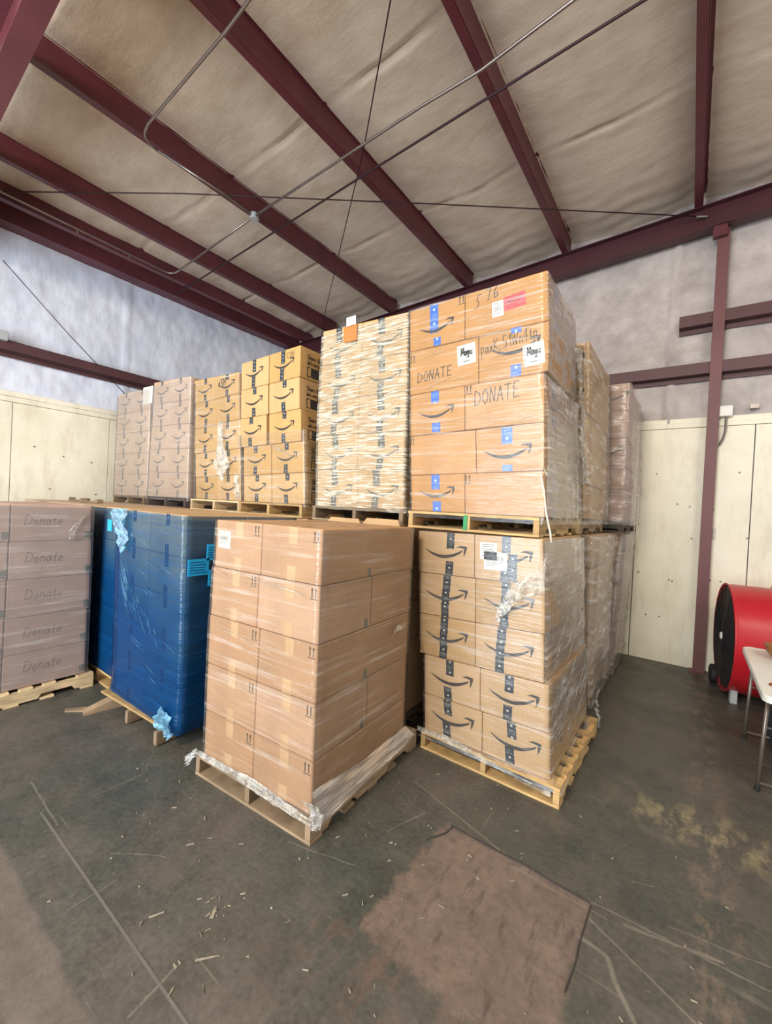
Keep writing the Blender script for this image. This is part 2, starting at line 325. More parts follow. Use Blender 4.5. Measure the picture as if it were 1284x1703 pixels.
def zp(x): return 5.72+.045*x            # underside of the purlins
PUR = [-6.27, -4.72, -3.17, -1.62, -.07, 1.48, 3.03]
seams = [1.05, 2.92, 4.75]
rnd = random.Random(5)
import mathutils
nz = lambda p, s: mathutils.noise.noise(Vector(p)*s)
def ceil_pt(x, y):
    e = [-7.8]+PUR+[4.5]
    for a, b in zip(e, e[1:]):
        if a <= x <= b: break
    u = (x-a)/(b-a); z = zp(x)+.25
    z -= .07*max(0, math.sin(math.pi*u))**.8                               # blanket sags between purlins
    for s in seams:
        d = abs(y-s-.03*nz((x, s, 0), 1.5))
        if d < .06: z += .045*math.exp(-(d/.018)**2)*math.sin(math.pi*u)
    z += (.014*nz((x, y, 0), 2.5)+.005*nz((x*1.5, y, 3), 8))*math.sin(math.pi*u)
    if y > 5.4: z += .008*math.sin(x*3+y*24+3*nz((x, y, 2), 2))*(y-5.4)*math.sin(math.pi*u)
    return (x, y, z)
v, fc = grid(-7.8, 4.5, 210, -.6, 6.62, 180, ceil_pt)
struct(link('ceiling', v, [q[::-1] for q in fc], M_CEIL, smooth=True))
struct(MB().hexa([(-7.9, -.7, zp(-7.9)+.36), (4.6, -.7, zp(4.6)+.36), (4.6, 6.9, zp(4.6)+.36), (-7.9, 6.9, zp(-7.9)+.36), (-7.9, -.7, zp(-7.9)+.40), (4.6, -.7, zp(4.6)+.40), (4.6, 6.9, zp(4.6)+.40), (-7.9, 6.9, zp(-7.9)+.40)]).build('roof_slab', M_GREY))
# purlins (Z section)
for i, x in enumerate(PUR):
    z = zp(x); m = MB()
    m.box(x, x+.006, .0, 6.5, z, z+.25); m.box(x-.08, x+.003, 0, 6.5, z, z+.006); m.box(x+.003, x+.08, 0, 6.5, z+.244, z+.25)
    m.box(x-.08, x-.074, 0, 6.5, z+.006, z+.022)
    o = struct(m.build('purlin', M_STEEL)); o['label'] = 'dark red Z-shaped steel roof purlin'
x = -7.02; z = zp(x); m = MB(); m.box(x, x+.006, 0, 6.5, z-.02, z+.23); m.box(x-.09, x+.003, 0, 6.5, z-.02, z-.014); struct(m.build('purlin', M_STEEL))
x = -7.5; z = zp(x); m = MB(); m.box(x, x+.008, 0, 6.5, z-.02, z+.24); m.box(x-.26, x+.004, 0, 6.5, z-.03, z-.02); struct(m.build('trim_4', M_STEEL))
def ibeam(name, x0, x1, yc, zb, zt, wf, mat):
    m = MB(); h = wf/2
    def slab(y0, y1, a, b):
        m.hexa([(x0, y0, a(x0)), (x1, y0, a(x1)), (x1, y1, a(x1)), (x0, y1, a(x0)), (x0, y0, b(x0)), (x1, y0, b(x1)), (x1, y1, b(x1)), (x0, y1, b(x0))])
    slab(yc-h, yc+h, zb, lambda x: zb(x)+.012); slab(yc-h, yc+h, lambda x: zt(x)-.012, zt); slab(yc-.005, yc+.005, lambda x: zb(x)+.012, lambda x: zt(x)-.012)
    return struct(m.build(name, mat))
ibeam('rake_beam', -7.7, 4.4, 6.42, lambda x: 5.425+.05*x, lambda x: zp(x)-.004, .16, M_STEELD)
ibeam('rafter', -7.7, 4.4, .83, lambda x: 5.23+.045*x, lambda x: zp(x)-.004, .15, M_STEEL)
m = MB(); m.box(-7.7, -7.45, .755, .905, 0, 5.1); struct(m.build('frame_column', M_STEEL))
m = MB(); m.box(.10, .215, 6.43, 6.436, .012, 5.41); m.box(.10, .107, 6.436, 6.55, .012, 5.41); m.box(.208, .215, 6.436, 6.55, .012, 5.41)
cl = struct(m.build('wall_column', M_STEELB)); MB().box(.06, .25, 6.40, 6.57, 0, .012).build('base_plate', M_STEELB, cl); MB().box(.05, .19, 6.36, 6.44, 5.30, 5.43).build('cap_plate', M_STEEL, cl)

# back wall: blanket above, liner panels below, girts
def wall_pt(x, z):
    w = .022*nz((x, 0, z), 2.2)+.012*nz((x*2, 5, z), 6); 
    d = abs(x+.30-.015*math.sin(z*4)); w += -.05*math.exp(-(d/.025)**2)
    d2 = abs(x+2.2); w += -.03*math.exp(-(d2/.02)**2)
    return (x, 6.62+w, z)
v, fc = grid(-7.8, 4.5, 200, 3.1, 6.05, 60, wall_pt); bw = struct(link('wall_back', v, fc, M_WALLI, smooth=True))
e = -7.62
while e < 4:
    MB().box(e+.003, e+1.162, 6.585, 6.61, 0, 3.04).build('liner_panel', M_LINER, bw); e += 1.17
MB().box(-7.75, 4.5, 6.57, 6.612, 3.045, 3.105).build('liner_cap', M_LINER, bw); MB().box(-7.75, 4.5, 6.58, 6.612, 3.108, 3.165).build('liner_cap', M_LINER, bw)
MB().box(-7.8, 4.5, 6.66, 6.76, 0, 6.2).build('wall_sheet', M_GREY, bw)
sm = MB()
def screw(m, p, n):
    k = len(m.v); a = Vector((1, 0, 0)) if n == 'y' else Vector((0, 1, 0))
    for dd in (0, .006):
        for j in range(6):
            w = j*math.pi/3; q = Vector(p)+.011*(math.cos(w)*a+math.sin(w)*Vector((0, 0, 1)))+(Vector((0, -dd, 0)) if n == 'y' else Vector((dd, 0, 0))); m.v.append(tuple(q))
    m.f.append(tuple(k+6+j for j in range(6))); m.f += [(k+j, k+(j+1) % 6, k+6+(j+1) % 6, k+6+j) for j in range(6)]
for i in range(34): screw(sm, (rnd.uniform(-.55, 1.6), 6.584, rnd.choice([.55, 1.1, 1.65, 2.05, 2.45])+rnd.uniform(-.04, .04)), 'y')
tag(sm.build('screw_heads', M_SCREW, bw), None, None, None, 'stuff')
def girt(name, a, b, zt, axis, hw=.14, off=.13):
    m = MB()
    if axis == 'x':
        m.box(a, b, 6.59-off, 6.596-off, zt-hw, zt); m.box(a, b, 6.596-off, 6.59, zt-hw, zt-hw+.006); m.box(a, b, 6.578, 6.59, zt-hw-.06, zt-hw); m.box(a, b, 6.596-off, 6.59, zt-.006, zt)
    else:
        m.box(-7.72+off, -7.714+off, a, b, zt-hw, zt); m.box(-7.72, -7.714+off, a, b, zt-hw, zt-hw+.006); m.box(-7.72, -7.708, a, b, zt-hw-.06, zt-hw); m.box(-7.72, -7.714+off, a, b, zt-.006, zt)
    return struct(m.build(name, M_GIRT))
girt('girt', -.24, 4.4, 4.44, 'x'); girt('girt', -7.6, 4.4, 3.825, 'x'); girt('girt', 0, 6.45, 3.83, 'y')
def lwall_pt(y, z):
    w = .03*nz((1, y, z), 2.2)+.014*nz((7, y*2, z), 6); w += .02*math.exp(-((y-3.05)/.02)**2)
    return (-7.75+w, y, z)
v, fc = grid(-.6, 6.6, 130, 3.1, 5.55, 50, lwall_pt); lw = struct(link('wall_left', v, [q[::-1] for q in fc], M_WALLL, smooth=True))
for a, b in ((-.72, .45), (.455, 1.64), (1.648, 2.85), (2.858, 4.05), (4.058, 5.25), (5.258, 6.58)):
    MB().box(-7.765, -7.74, a, b, 0, 3.03).build('liner_panel', M_LINER, lw)
MB().box(-7.765, -7.72, -.7, 6.57, 3.035, 3.105).build('liner_cap', M_LINER, lw); MB().box(-7.765, -7.73, -.7, 6.57, 3.112, 3.18).build('liner_cap', M_LINER, lw)
MB().box(-7.95, -7.83, -.7, 6.8, 0, 5.7).build('wall_sheet', M_GREY, lw)
sm = MB()
for y, z in ((1.9, 2.45), (2.25, 2.35), (2.62, 2.3), (2.7, 1.8), (2.1, 1.85)): screw(sm, (-7.739, y, z), 'x')
tag(sm.build('screw_heads', M_SCREW, lw), None, None, None, 'stuff')

# ------------------------------------------------------------------ rods, conduit
def rod(name, path, r, mat, label, cat, group=None):
    o = MB().tube(path, r, 8).build(name, mat, smooth=True); return tag(o, label, cat, group)
rod('brace_rod', [(-7.4, .9, zp(-7.4)-.03), (-5.127, 2.55, 5.47), (-2.812, 4.27, 5.52), (-.056, 6.36, 5.585)], .007, M_ROD, 'thin steel brace rod crossing the roof down to the far column top', 'brace rod')
MB().tube([(-.13, 6.31, 5.58), (-.02, 6.385, 5.59)], .016, 8).build('turnbuckle', M_COND, bpy.data.objects['brace_rod'])
rod('brace_rod', [(-.55, 1.0, 5.55), (-1.935, 2.396, 5.51), (-2.891, 3.26, 5.47), (-5.6, 5.5, 5.42), (-6.5, 6.3, 5.38)], .006, M_ROD, 'thin brace rod dropping steeply in the picture behind the whitish-wrapped stack', 'brace rod')
rod('brace_rod', [(.9, 3.26, 5.53), (-.378, 3.33, 5.44), (-3.083, 3.455, 5.41), (-7.43, 3.687, 5.36)], .011, M_ROD, 'dark steel tie rod running across below all the purlins', 'tie rod')
rod('wall_cable', [(-7.6, 1.453, 4.87), (-7.62, 2.2, 4.18), (-7.62, 3.05, 3.44)], .006, M_ROD, 'thin dark brace cable slanting down in front of the left wall', 'cable')
ZC = 5.42
p1 = [(1.0, 2.95, ZC+.06), (-.812, 3.062, ZC+.02), (-1.554, 3.136, ZC), (-2.124, 3.134, ZC), (-2.841, 3.16, ZC), (-4.58, 3.225, ZC)]
rod('conduit_pipe', p1, .013, M_COND, 'grey conduit running from the ceiling junction box to the upper right', 'conduit', 'ceiling conduit runs')
p2 = [(-4.645, 3.16, ZC), (-4.63, 2.782, ZC), (-4.672, 2.05, ZC)]+arc((-4.672, 2.05, ZC), (-4.66, 1.87, ZC), (-4.47, 1.86, ZC))+[(-4.441, 1.85, ZC), (-3.062, 1.804, ZC), (-2.742, 1.78, ZC), (-1.2, 1.7, ZC+.05)]
rod('conduit_pipe', p2, .013, M_COND, 'grey conduit bending around the second purlin from the left', 'conduit', 'ceiling conduit runs')
p3 = [(-4.72, 3.235, ZC), (-6.70, 3.33, ZC-.05)]+arc((-6.70, 3.33, ZC-.05), (-6.93, 3.345, ZC-.05), (-6.9, 3.15, ZC-.05))+[(-6.861, 1.259, ZC-.05), (-6.86, .3, ZC-.05)]
rod('conduit_pipe', p3, .013, M_COND, 'pale conduit running along the leftmost purlin with two drop hooks', 'conduit', 'ceiling conduit runs')
for y in (2.05, 2.7): MB().tube([(-6.87, y, ZC-.05), (-6.87, y, ZC-.10)], .010, 6).build('drop_hook', M_COND, bpy.data.objects['conduit_pipe.002'])
jb = empty('junction_box', (-4.645, 3.23, ZC)); tag(jb, 'small round grey junction box where the ceiling conduits meet', 'junction box')
MB().tube([(0, 0, -.04), (0, 0, .03)], .055, 12).build('body', M_GREY, jb); MB().box(-.07, .07, -.015, .015, -.02, .02).build('hub', M_COND, jb); MB().box(-.015, .015, -.07, .07, -.02, .02).build('hub', M_COND, jb)
eb = empty('electrical_box', (.275, 6.56, 3.21)); tag(eb, 'white electrical box on the back wall right of the red-brown column', 'electrical box')
bevelled(MB().box(-.07, .07, -.07, .01, -.065, .065).build('body', M_WHITEB, eb), .008); MB().box(-.10, -.07, -.04, 0, -.05, .0).build('connector', M_ROD, eb)
MB().tube([(.01, -.04, -.065), (.01, -.04, -.2)]+arc((.01, -.04, -.2), (.0, -.04, -.42), (-.14, -.02, -.52)), .012, 8).build('cable', M_COND, eb)
o = MB().box(.50, .58, 6.50, 6.57, 3.22, 3.27).build('outlet_bracket', M_COND); tag(o, 'small metal bracket on the back wall above the cream panels', 'bracket')
o = bevelled(MB().box(-7.6, -7.5, 1.35, 1.52, 3.80, 3.92).build('light_box', M_GREY), .006); tag(o, 'small grey box on the left wall beam at the picture edge', 'electrical box')

# ------------------------------------------------------------------ pallets
PM = {}
def pallet_meshes(mat):
    if mat.name in PM: return PM[mat.name]
    L_, Wd = 1.19, 1.02
    def me(mb, nm):
        o = mb.build(nm, mat); m_ = o.data; bpy.data.objects.remove(o); return m_
    prof = [(0, .016), (.15, .016), (.175, .052), (.40, .052), (.425, .016), (.77, .016), (.795, .052), (1.02, .052), (1.045, .016), (1.19, .016), (1.19, .112), (0, .112)]
    n = len(prof); v = [(-.019, y, z) for y, z in prof]+[(.019, y, z) for y, z in prof]
    fcs = [tuple(range(n)), tuple(range(n, 2*n))[::-1]]+[(i, i+n, (i+1) % n+n, (i+1) % n) for i in range(n)]
    o = link('stringer', v, fcs, mat); st = o.data; bpy.data.objects.remove(o)
    top = me(MB().box(-Wd/2, Wd/2, 0, .125, .112, .130), 'top_board'); top2 = me(MB().box(-Wd/2, Wd/2, 0, .09, .112, .130), 'top_board')
    bot = me(MB().box(-Wd/2, Wd/2, 0, .10, 0, .016), 'bottom_board')
    PM[mat.name] = (st, top, top2, bot); return PM[mat.name]
def part(name, me, parent, loc=(0, 0, 0), rz=0, mat=None):
    o = bpy.data.objects.new(name, me); COL.objects.link(o); o.parent = parent; o.location = loc; o.rotation_euler = (0, 0, rz)
    if mat: o.material_slots[0].link = 'OBJECT'; o.material_slots[0].material = mat
    return o
def pallet(x, y, z, rz, mat, label, green=None, bottom=True, group='wooden shipping pallets'):
    """x,y: middle of the front edge"""
    st, top, top2, bot = pallet_meshes(mat); p = empty('wooden_pallet', (x, y, z), rz); tag(p, label, 'pallet', group)
    for k, sx in enumerate((-.49, 0, .49)): part('stringer', st, p, (sx, 0, 0), 0, GREENP if green and k in green else None)
    ys = [0, .175, .33, .49, .65, .81, 1.065]
    for k, yy in enumerate(ys): part('top_board', top if k in (0, 6) else top2, p, (random.uniform(-.004, .004), yy, 0), random.uniform(-.006, .006))
    if bottom:
        for yy in (0, .30, .545, .79, 1.09): part('bottom_board', bot, p, (0, yy, 0), random.uniform(-.004, .004))
    return p

# ------------------------------------------------------------------ marks on boxes
ST = {
 'D': [[(0, 0), (.05, 1), (.1, 1), (.55, .8), (.68, .45), (.5, .1), (0, 0)]], 'O': [[(.3, 0), (.05, .3), (.1, .8), (.4, 1), (.65, .6), (.55, .15), (.3, 0)]],
 'N': [[(0, 0), (.08, 1), (.5, .05), (.6, 1)]], 'A': [[(0, 0), (.35, 1), (.62, 0)], [(.12, .4), (.55, .4)]], 'T': [[(0, 1), (.7, 1)], [(.36, 1), (.32, 0)]],
 'E': [[(.6, 1), (.08, 1), (.05, 0), (.6, .02)], [(.06, .5), (.5, .52)]], 'S': [[(.6, .95), (.2, .9), (.15, .6), (.5, .4), (.45, .1), (0, 0)]],
 '7': [[(0, .95), (.55, 1), (.2, 0)]], '6': [[(.5, 1), (.1, .45), (.15, .05), (.5, .1), (.48, .42), (.12, .35)]], 'C': [[(.55, .9), (.2, .95), (.02, .5), (.2, .05), (.55, .12)]],
 'H': [[(0, 0), (.05, 1)], [(.5, 0), (.52, 1)], [(.02, .5), (.5, .5)]], 'p': [[(0, .6), (.05, -.4)], [(.02, .5), (.35, .6), (.4, .25), (.05, .1)]],
 'a': [[(.42, .5), (.15, .55), (.0, .25), (.15, 0), (.4, .2), (.42, .5), (.5, 0)]], 'x': [[(0, .55), (.45, 0)], [(.42, .55), (0, 0)]], 'K': [[(0, 0), (.04, 1)], [(.5, .95), (.05, .45), (.55, 0)]],
 '5': [[(.55, 1), (.1, 1), (.08, .55), (.5, .5), (.5, .1), (0, 0)]], '1': [[(.15, .7), (.3, 1), (.3, 0)]], ',': [[(.1, .1), (0, -.15)]], 'W': [[(0, 1), (.2, 0), (.4, .8), (.6, 0), (.85, 1)]],
 'n': [[(0, 0), (.02, .55)], [(.02, .4), (.2, .58), (.36, .4), (.38, 0)]], 'u': [[(0, .55), (.05, .1), (.3, .05), (.38, .55), (.42, 0)]], 'o': [[(.2, 0), (0, .25), (.15, .55), (.4, .35), (.2, 0)]],
 't': [[(.15, .9), (.15, .1), (.35, 0)], [(0, .55), (.35, .6)]], 'e': [[(0, .3), (.38, .34), (.3, .56), (.05, .45), (.03, .1), (.38, .05)]], '4': [[(.35, 0), (.4, 1), (0, .35), (.55, .35)]],
 'L': [[(.05, 1), (0, 0), (.5, 0)]], 'l': [[(.1, 1), (.1, 0)]], 's': [[(.35, .5), (.05, .45), (.3, .2), (.02, .02)]], 'r': [[(0, 0), (.02, .55)], [(.02, .38), (.3, .55)]],
 'h': [[(0, 0), (.03, 1)], [(.02, .4), (.3, .5), (.34, 0)]], 'd': [[(.35, .4), (.05, .4), (.05, .05), (.35, .1), (.38, 1), (.4, 0)]], 'i': [[(.1, .55), (.1, 0)]], 'v': [[(0, .55), (.2, 0), (.4, .55)]],
 'y': [[(0, .55), (.2, .1)], [(.42, .55), (.1, -.35)]], 'M': [[(0, 0), (.08, 1), (.35, .3), (.6, 1), (.72, 0)]], 'g': [[(.38, .5), (.1, .5), (.02, .15), (.36, .1), (.38, .5), (.34, -.3), (.0, -.3)]],
 'c': [[(.35, .48), (.08, .45), (.05, .08), (.36, .06)]], "'": [[(.05, 1), (.03, .8)]], 'b': [[(0, 1), (.02, 0), (.35, .1), (.32, .5), (.02, .4)]], ' ': []}
def strokes(text, h, slant=.1, wob=.03, sp=.22, xs=.8):
    out = []; x = 0
    for ch in text:
        g = ST.get(ch, []); wd = max([p[0] for s_ in g for p in s_]+[.3])
        dy = random.uniform(-wob, wob)
        for s_ in g: out.append([((x+a+slant*b)*h*xs, (b+dy)*h) for a, b in s_])
        x += wd+sp
    return out, x*h*xs
def ribbon(lines, w):
    """2-D polylines -> list of 2-D quads"""
    q = []
    for L_ in lines:
        for a, b in zip(L_, L_[1:]):
            a, b = Vector(a), Vector(b); d = b-a
            if d.length < 1e-5: continue
            d.normalize(); nn = Vector((-d.y, d.x))*w/2; a2 = a-d*w*.3; b2 = b+d*w*.3
            q.append([a2-nn, b2-nn, b2+nn, a2+nn])
    return q
def smile_quads(w):
    """crescent with a hooked arrow head; origin centre, width w"""
    q = []; n = 16; up = []; lo = []
    for i in range(n+1):
        t = i/n; x = -.5+.91*t; yc = .72*(x+.05)**2-.065; th = .003+.033*math.sin(math.pi*min(1, t*.88+.01))**.75
        up.append((x, yc+th)); lo.append((x, yc-th))
    for i in range(n): q.append([Vector(lo[i])*w, Vector(lo[i+1])*w, Vector(up[i+1])*w, Vector(up[i])*w])
    P = [Vector(p)*w for p in [(.26, .150), (.36, .192), (.50, .185), (.515, .155), (.47, .02), (.435, -.035), (.445, .13), (.36, .150)]]
    q += [[P[7], P[6], P[2], P[1]], [P[0], P[7], P[1]], [P[6], P[5], P[4], P[3]], [P[6], P[3], P[2]]]
    return q
def barcode_quads(w, h):
    q = []; x = -.40*w
    while x < .36*w:
        b = random.choice([.018, .03, .012])*w; q.append([Vector((x, -.02*h)), Vector((x+b, -.02*h)), Vector((x+b, .26*h)), Vector((x, .26*h))]); x += b+random.choice([.015, .03])*w
    for k, (yy, l) in enumerate(((.40, .6), (.34, .4), (-.10, .76), (-.2, .5), (-.3, .3))):
        q.append([Vector((-.4*w, yy*h)), Vector(((-.4+l)*w, yy*h)), Vector(((-.4+l)*w, (yy+.025)*h)), Vector((-.4*w, (yy+.025)*h))])
    return q

class Box:
    """a carton whose front face is the quad BL,BR,TR,TL (x,z) on the plane y of a frame, run back by depth"""
    def __init__(s, F, q, y0, d, mat, label, group, name='cardboard_box'):
        s.F = F; s.q = q; s.y0 = y0; s.d = d
        cx = sum(p[0] for p in q)/4; zb = min(q[0][1], q[1][1]); s.c = (cx, y0+d/2, zb)
        (bl, br, tr, tl) = q; g = .002
        V = []
        for y in (y0+g, y0+d-g):
            V.append([(bl[0]+g, y, bl[1]+g), (br[0]-g, y, br[1]+g), (tr[0]-g, y, tr[1]-g), (tl[0]+g, y, tl[1]-g)])
        a, b = V; pts = [a[0], a[1], b[1], b[0], a[3], a[2], b[2], b[3]]
        pts = [(p[0]-cx, p[1]-s.c[1], p[2]-zb) for p in pts]
        o = MB().hexa(pts).build(name, mat); bevelled(o, .004)
        ca, sa = math.cos(F[2]), math.sin(F[2]); o.location = (F[0]+ca*cx-sa*s.c[1], F[1]+sa*cx+ca*s.c[1], zb); o.rotation_euler = (0, 0, F[2])
        tag(o, label, 'cardboard box', group); s.o = o; s.q = q
        # flap joint along the top and tape across it
    def pt(s, face, u, v, e):
        """u,v in metres from the face's centre-bottom / fractions handled by caller"""
        bl, br, tr, tl = s.q
        H = ((tl[1]-bl[1])+(tr[1]-br[1]))/2
        if face == 'F':
            Wd = ((br[0]-bl[0])+(tr[0]-tl[0]))/2; a = u/Wd+.5; b = v/H
            x = (1-b)*((1-a)*bl[0]+a*br[0])+b*((1-a)*tl[0]+a*tr[0]); z = (1-b)*((1-a)*bl[1]+a*br[1])+b*((1-a)*tl[1]+a*tr[1])
            return (x-s.c[0], -s.d/2+.002-e, z-s.c[2])
        if face == 'R':
            b = v/H; x = (1-b)*br[0]+b*tr[0]; z = (1-b)*br[1]+b*tr[1]; return (x-.002+e-s.c[0], u, z-s.c[2])
        if face == 'T':
            a = .5+u/((tr[0]-tl[0])); return ((1-a)*tl[0]+a*tr[0]-s.c[0], v, (1-a)*tl[1]+a*tr[1]-.002+e-s.c[2])
    def H(s): return ((s.q[3][1]-s.q[0][1])+(s.q[2][1]-s.q[1][1]))/2
    def Wd(s): return ((s.q[1][0]-s.q[0][0])+(s.q[2][0]-s.q[3][0]))/2
    def quads(s, name, face, qs, mat, e=.0012, at=(0, 0), parent=None, rot=0, uv=None):
        v = []; fcs = []; us = []
        cr, sr = math.cos(rot), math.sin(rot)
        for Q in qs:
            k = len(v); idx = []
            for j, p in enumerate(Q):
                if j and (Vector(p)-Vector(Q[j-1])).length < 1e-7: continue
                v.append(s.pt(face, at[0]+cr*p[0]-sr*p[1], at[1]+sr*p[0]+cr*p[1], e)); idx.append(len(v)-1); us.append((0, 0))
            fcs.append(tuple(idx))
        if uv: us = uv
        return link(name, v, fcs, mat, parent or s.o, uvs=us if uv else None)
    def tape(s, face, u, v0, v1, w=.052, mat=None, sl=0, e=.0010):
        u1 = u+sl; Q = [(u-w/2, v0), (u+w/2, v0), (u1+w/2, v1), (u1-w/2, v1)]; o0 = random.random()
        return s.quads('packing_tape', face, [Q], mat or TAPE_K, e, uv=[(0, o0), (1, o0), (1, o0+v1-v0), (0, o0+v1-v0)])
    def smile(s, face, w, u=0, v=None, mat=None):
        return s.quads('arrow_logo', face, smile_quads(w), mat or INK, .0013, (u, v if v is not None else s.H()*.5))
    def text(s, face, txt, h, u, v, w=.006, mat=None, rot=0, slant=.1, wob=.03, name='handwriting', e=.0015, xs=.8):
        L_, wd = strokes(txt, h, slant, wob, .22, xs); return s.quads(name, face, ribbon(L_, w), mat or MARKER, e, (u, v), None, rot)
    def label_(s, face, u, v, w, h, mat=None, kind='bar', rot=0, lab=None, e=.0016):
        Q = [(-w/2, -h/2), (w/2, -h/2), (w/2, h/2), (-w/2, h/2)]
        o = s.quads('shipping_label', face, [Q], mat or PAPER, e, (u, v), None, rot)
        if lab: o['label'] = lab
        if kind == 'bar': s.quads('label_print', face, barcode_quads(w, h), PRINT, .0020, (u, v), o, rot)
        if kind == 'lines': s.quads('label_print', face, [[(-.38*w, y*h), (.38*w*random.uniform(.4, 1), y*h), (.38*w*.8, (y+.035)*h), (-.38*w, (y+.035)*h)] for y in (.36, .25, .1, 0, -.12, -.28)], PRINT, .0020, (u, v), o, rot)
        if kind == 'word':
            L_, wd = strokes('Magic', h*.36, .05, .05, .10, .62); s.quads('label_print', face, ribbon(L_, h*.075), PRINT, .0020, (u-wd/2*.9, v-h*.05), o, rot)
            s.quads('label_print', face, [[(-.2*w, -.36*h), (.2*w, -.36*h), (.2*w, -.32*h), (-.2*w, -.32*h)]]+[[(-.46*w, (k/9-.45)*h), (-.42*w, (k/9-.45)*h), (-.42*w, (k/9-.40)*h), (-.46*w, (k/9-.40)*h)] for k in range(9)], PRINT, .0020, (u, v), o, rot)
        return o
    def arrows(s, face, u, v, k=1, mat=None):
        """tiny printed this-way-up marks"""
        q = []
        for dx in (-.009, .009): q += [[(dx-.0022, -.016), (dx+.0022, -.016), (dx+.0022, .012), (dx-.0022, .012)], [(dx-.006, .010), (dx+.006, .010), (dx+.001, .019), (dx-.001, .019)]]
        q.append([(-.018, -.023), (.018, -.023), (.018, -.020), (-.018, -.020)])
        return s.quads('up_arrow_print', face, [[(a*k, b*k) for a, b in Q] for Q in q], mat or INK, .0012, (u, v))
LN = ['top', 'second', 'middle', 'fourth', 'bottom']
def rows_box(F, rows, y0, d, mats, kindtxt, stack, group, cols=('left', 'right')):
    """rows: top to bottom; each row a list of quads given as (xl_b,xr_b,xl_t,xr_t, zb_l,zb_r,zt_l,zt_r)"""
    out = []
    for i, row in enumerate(rows):
        R_ = []
        for j, a in enumerate(row):
            q = [(a[0], a[4]), (a[1], a[5]), (a[3], a[7]), (a[2], a[6])]
            c = '' if len(row) == 1 else cols[j]+' column, '
            dd = d if isinstance(d, (int, float)) else d[i % 2][j]
            R_.append(Box(F, q, y0, dd, random.choice(mats), f'{kindtxt}, {LN[i]} layer, {c}{stack}', group))
        out.append(R_)
    return out
def mk(L_, Mm, Rr, Z):
    """L_,Mm,Rr: x at (top,bottom) per row; Z: row z levels as (left,right) pairs, from the top"""
    rows = []
    for i in range(len(Z)-1):
        zt, zb = Z[i], Z[i+1]; mt = (zt[0]+zt[1])/2; mb = (zb[0]+zb[1])/2
        l, m, r = L_[i], Mm[i], Rr[i]
        rows.append([(l[1], m[1], l[0], m[0], zb[0], mb, zt[0], mt), (m[1], r[1], m[0], r[0], mb, zb[1], mt, zt[1])])
    return rows

# ------------------------------------------------------------------ stretch film
def wrap(name, F, levels, y0, y1, mat, label, eps=.006, amp=.004, seed=0, gap=None, flare=None):
    """levels: (z, xl, xr) bottom to top; a wrinkled tube of film around the load"""
    A, B = 22, 16; v = []; rings = 0; pts = []
    lv = []; levels = [(*l_, 0.0)[:4]+((l_[4],) if len(l_) > 4 else (y1,)) for l_ in levels]
    for a, b in zip(levels, levels[1:]):
        n = max(1, int(abs(b[0]-a[0])/.035))
        for k in range(n): t = k/n; lv.append(tuple(a[i]+(b[i]-a[i])*t for i in range(len(a))))
    lv.append(levels[-1])
    for z, xl, xr, *rest in lv:
        e = eps+rest[0]; y1 = rest[1]; ring = []
        X0, X1, Y0, Y1 = xl-e, xr+e, y0-e, y1+e
        for i in range(A): ring.append((X0+(X1-X0)*i/A, Y0, 0, -1))
        for i in range(B): ring.append((X1, Y0+(Y1-Y0)*i/B, 1, 0))
        for i in range(A): ring.append((X1-(X1-X0)*i/A, Y1, 0, 1))
        for i in range(B): ring.append((X0, Y1-(Y1-Y0)*i/B, -1, 0))
        for x, y, nx, ny in ring:
            w = (nz((x*2+seed, y*2, z*9), 1.7)*.6+nz((x*5, y*5+seed, z*22), 1.3)*.5+.35)*amp
            if ny and (abs(x-X0) < .02 or abs(x-X1) < .02): w *= .3
            v.append((x+nx*max(w, -.004), y+ny*max(w, -.004), z+.012*nz((x*3, y*3, seed), 1.2) if 0 else z))
    n = 2*A+2*B; fcs = [(i*n+j, i*n+(j+1) % n, (i+1)*n+(j+1) % n, (i+1)*n+j) for i in range(len(lv)-1) for j in range(n)]
    o = link('stretch_film', v, fcs, mat, None, (F[0], F[1], 0), F[2], smooth=True); return tag(o, label, 'stretch film')
def bunch(parent, loops, mat, name='film_bunch', amp=.02, seed=1, ny=(0, -1, 0)):
    """crumpled gathered film: strip between two 3-D polylines"""
    a, b = loops; n = 26; k = 7; v = []
    def samp(P, t):
        t *= len(P)-1; i = min(int(t), len(P)-2); return Vector(P[i]).lerp(Vector(P[i+1]), t-i)
    for i in range(n+1):
        p, q = samp(a, i/n), samp(b, i/n)
        for j in range(k+1):
            w = p.lerp(q, j/k); d = nz(w+Vector((seed, 0, 0)), 28)*amp+amp*.6*math.sin(j*2.4+i*.4)
            w = w+Vector(ny)*(amp+d)+Vector((nz(w, 30), 0, nz(w+Vector((9, 9, 9)), 30)))*amp*.6; v.append(tuple(w))
    fcs = [(i*(k+1)+j, i*(k+1)+j+1, (i+1)*(k+1)+j+1, (i+1)*(k+1)+j) for i in range(n) for j in range(k)]
    o = link(name, v, fcs, mat, smooth=True)
    o.parent = parent; o.matrix_parent_inverse = (Matrix.Translation(parent.location) @ Matrix.Rotation(parent.rotation_euler[2], 4, 'Z')).inverted(); return o
def strands(parent, segs, mat, r=.0022, name='film_crease'):
    m = MB()
    for s_ in segs: m.tube(s_, r, 5, [r*.4]+[r]*(len(s_)-2)+[r*.4] if len(s_) > 2 else None)
    o = m.build(name, mat, smooth=True); o['kind'] = 'stuff'
    o.parent = parent; o.matrix_parent_inverse = (Matrix.Translation(parent.location) @ Matrix.Rotation(parent.rotation_euler[2], 4, 'Z')).inverted(); return o
W0 = (0, 0, 0)

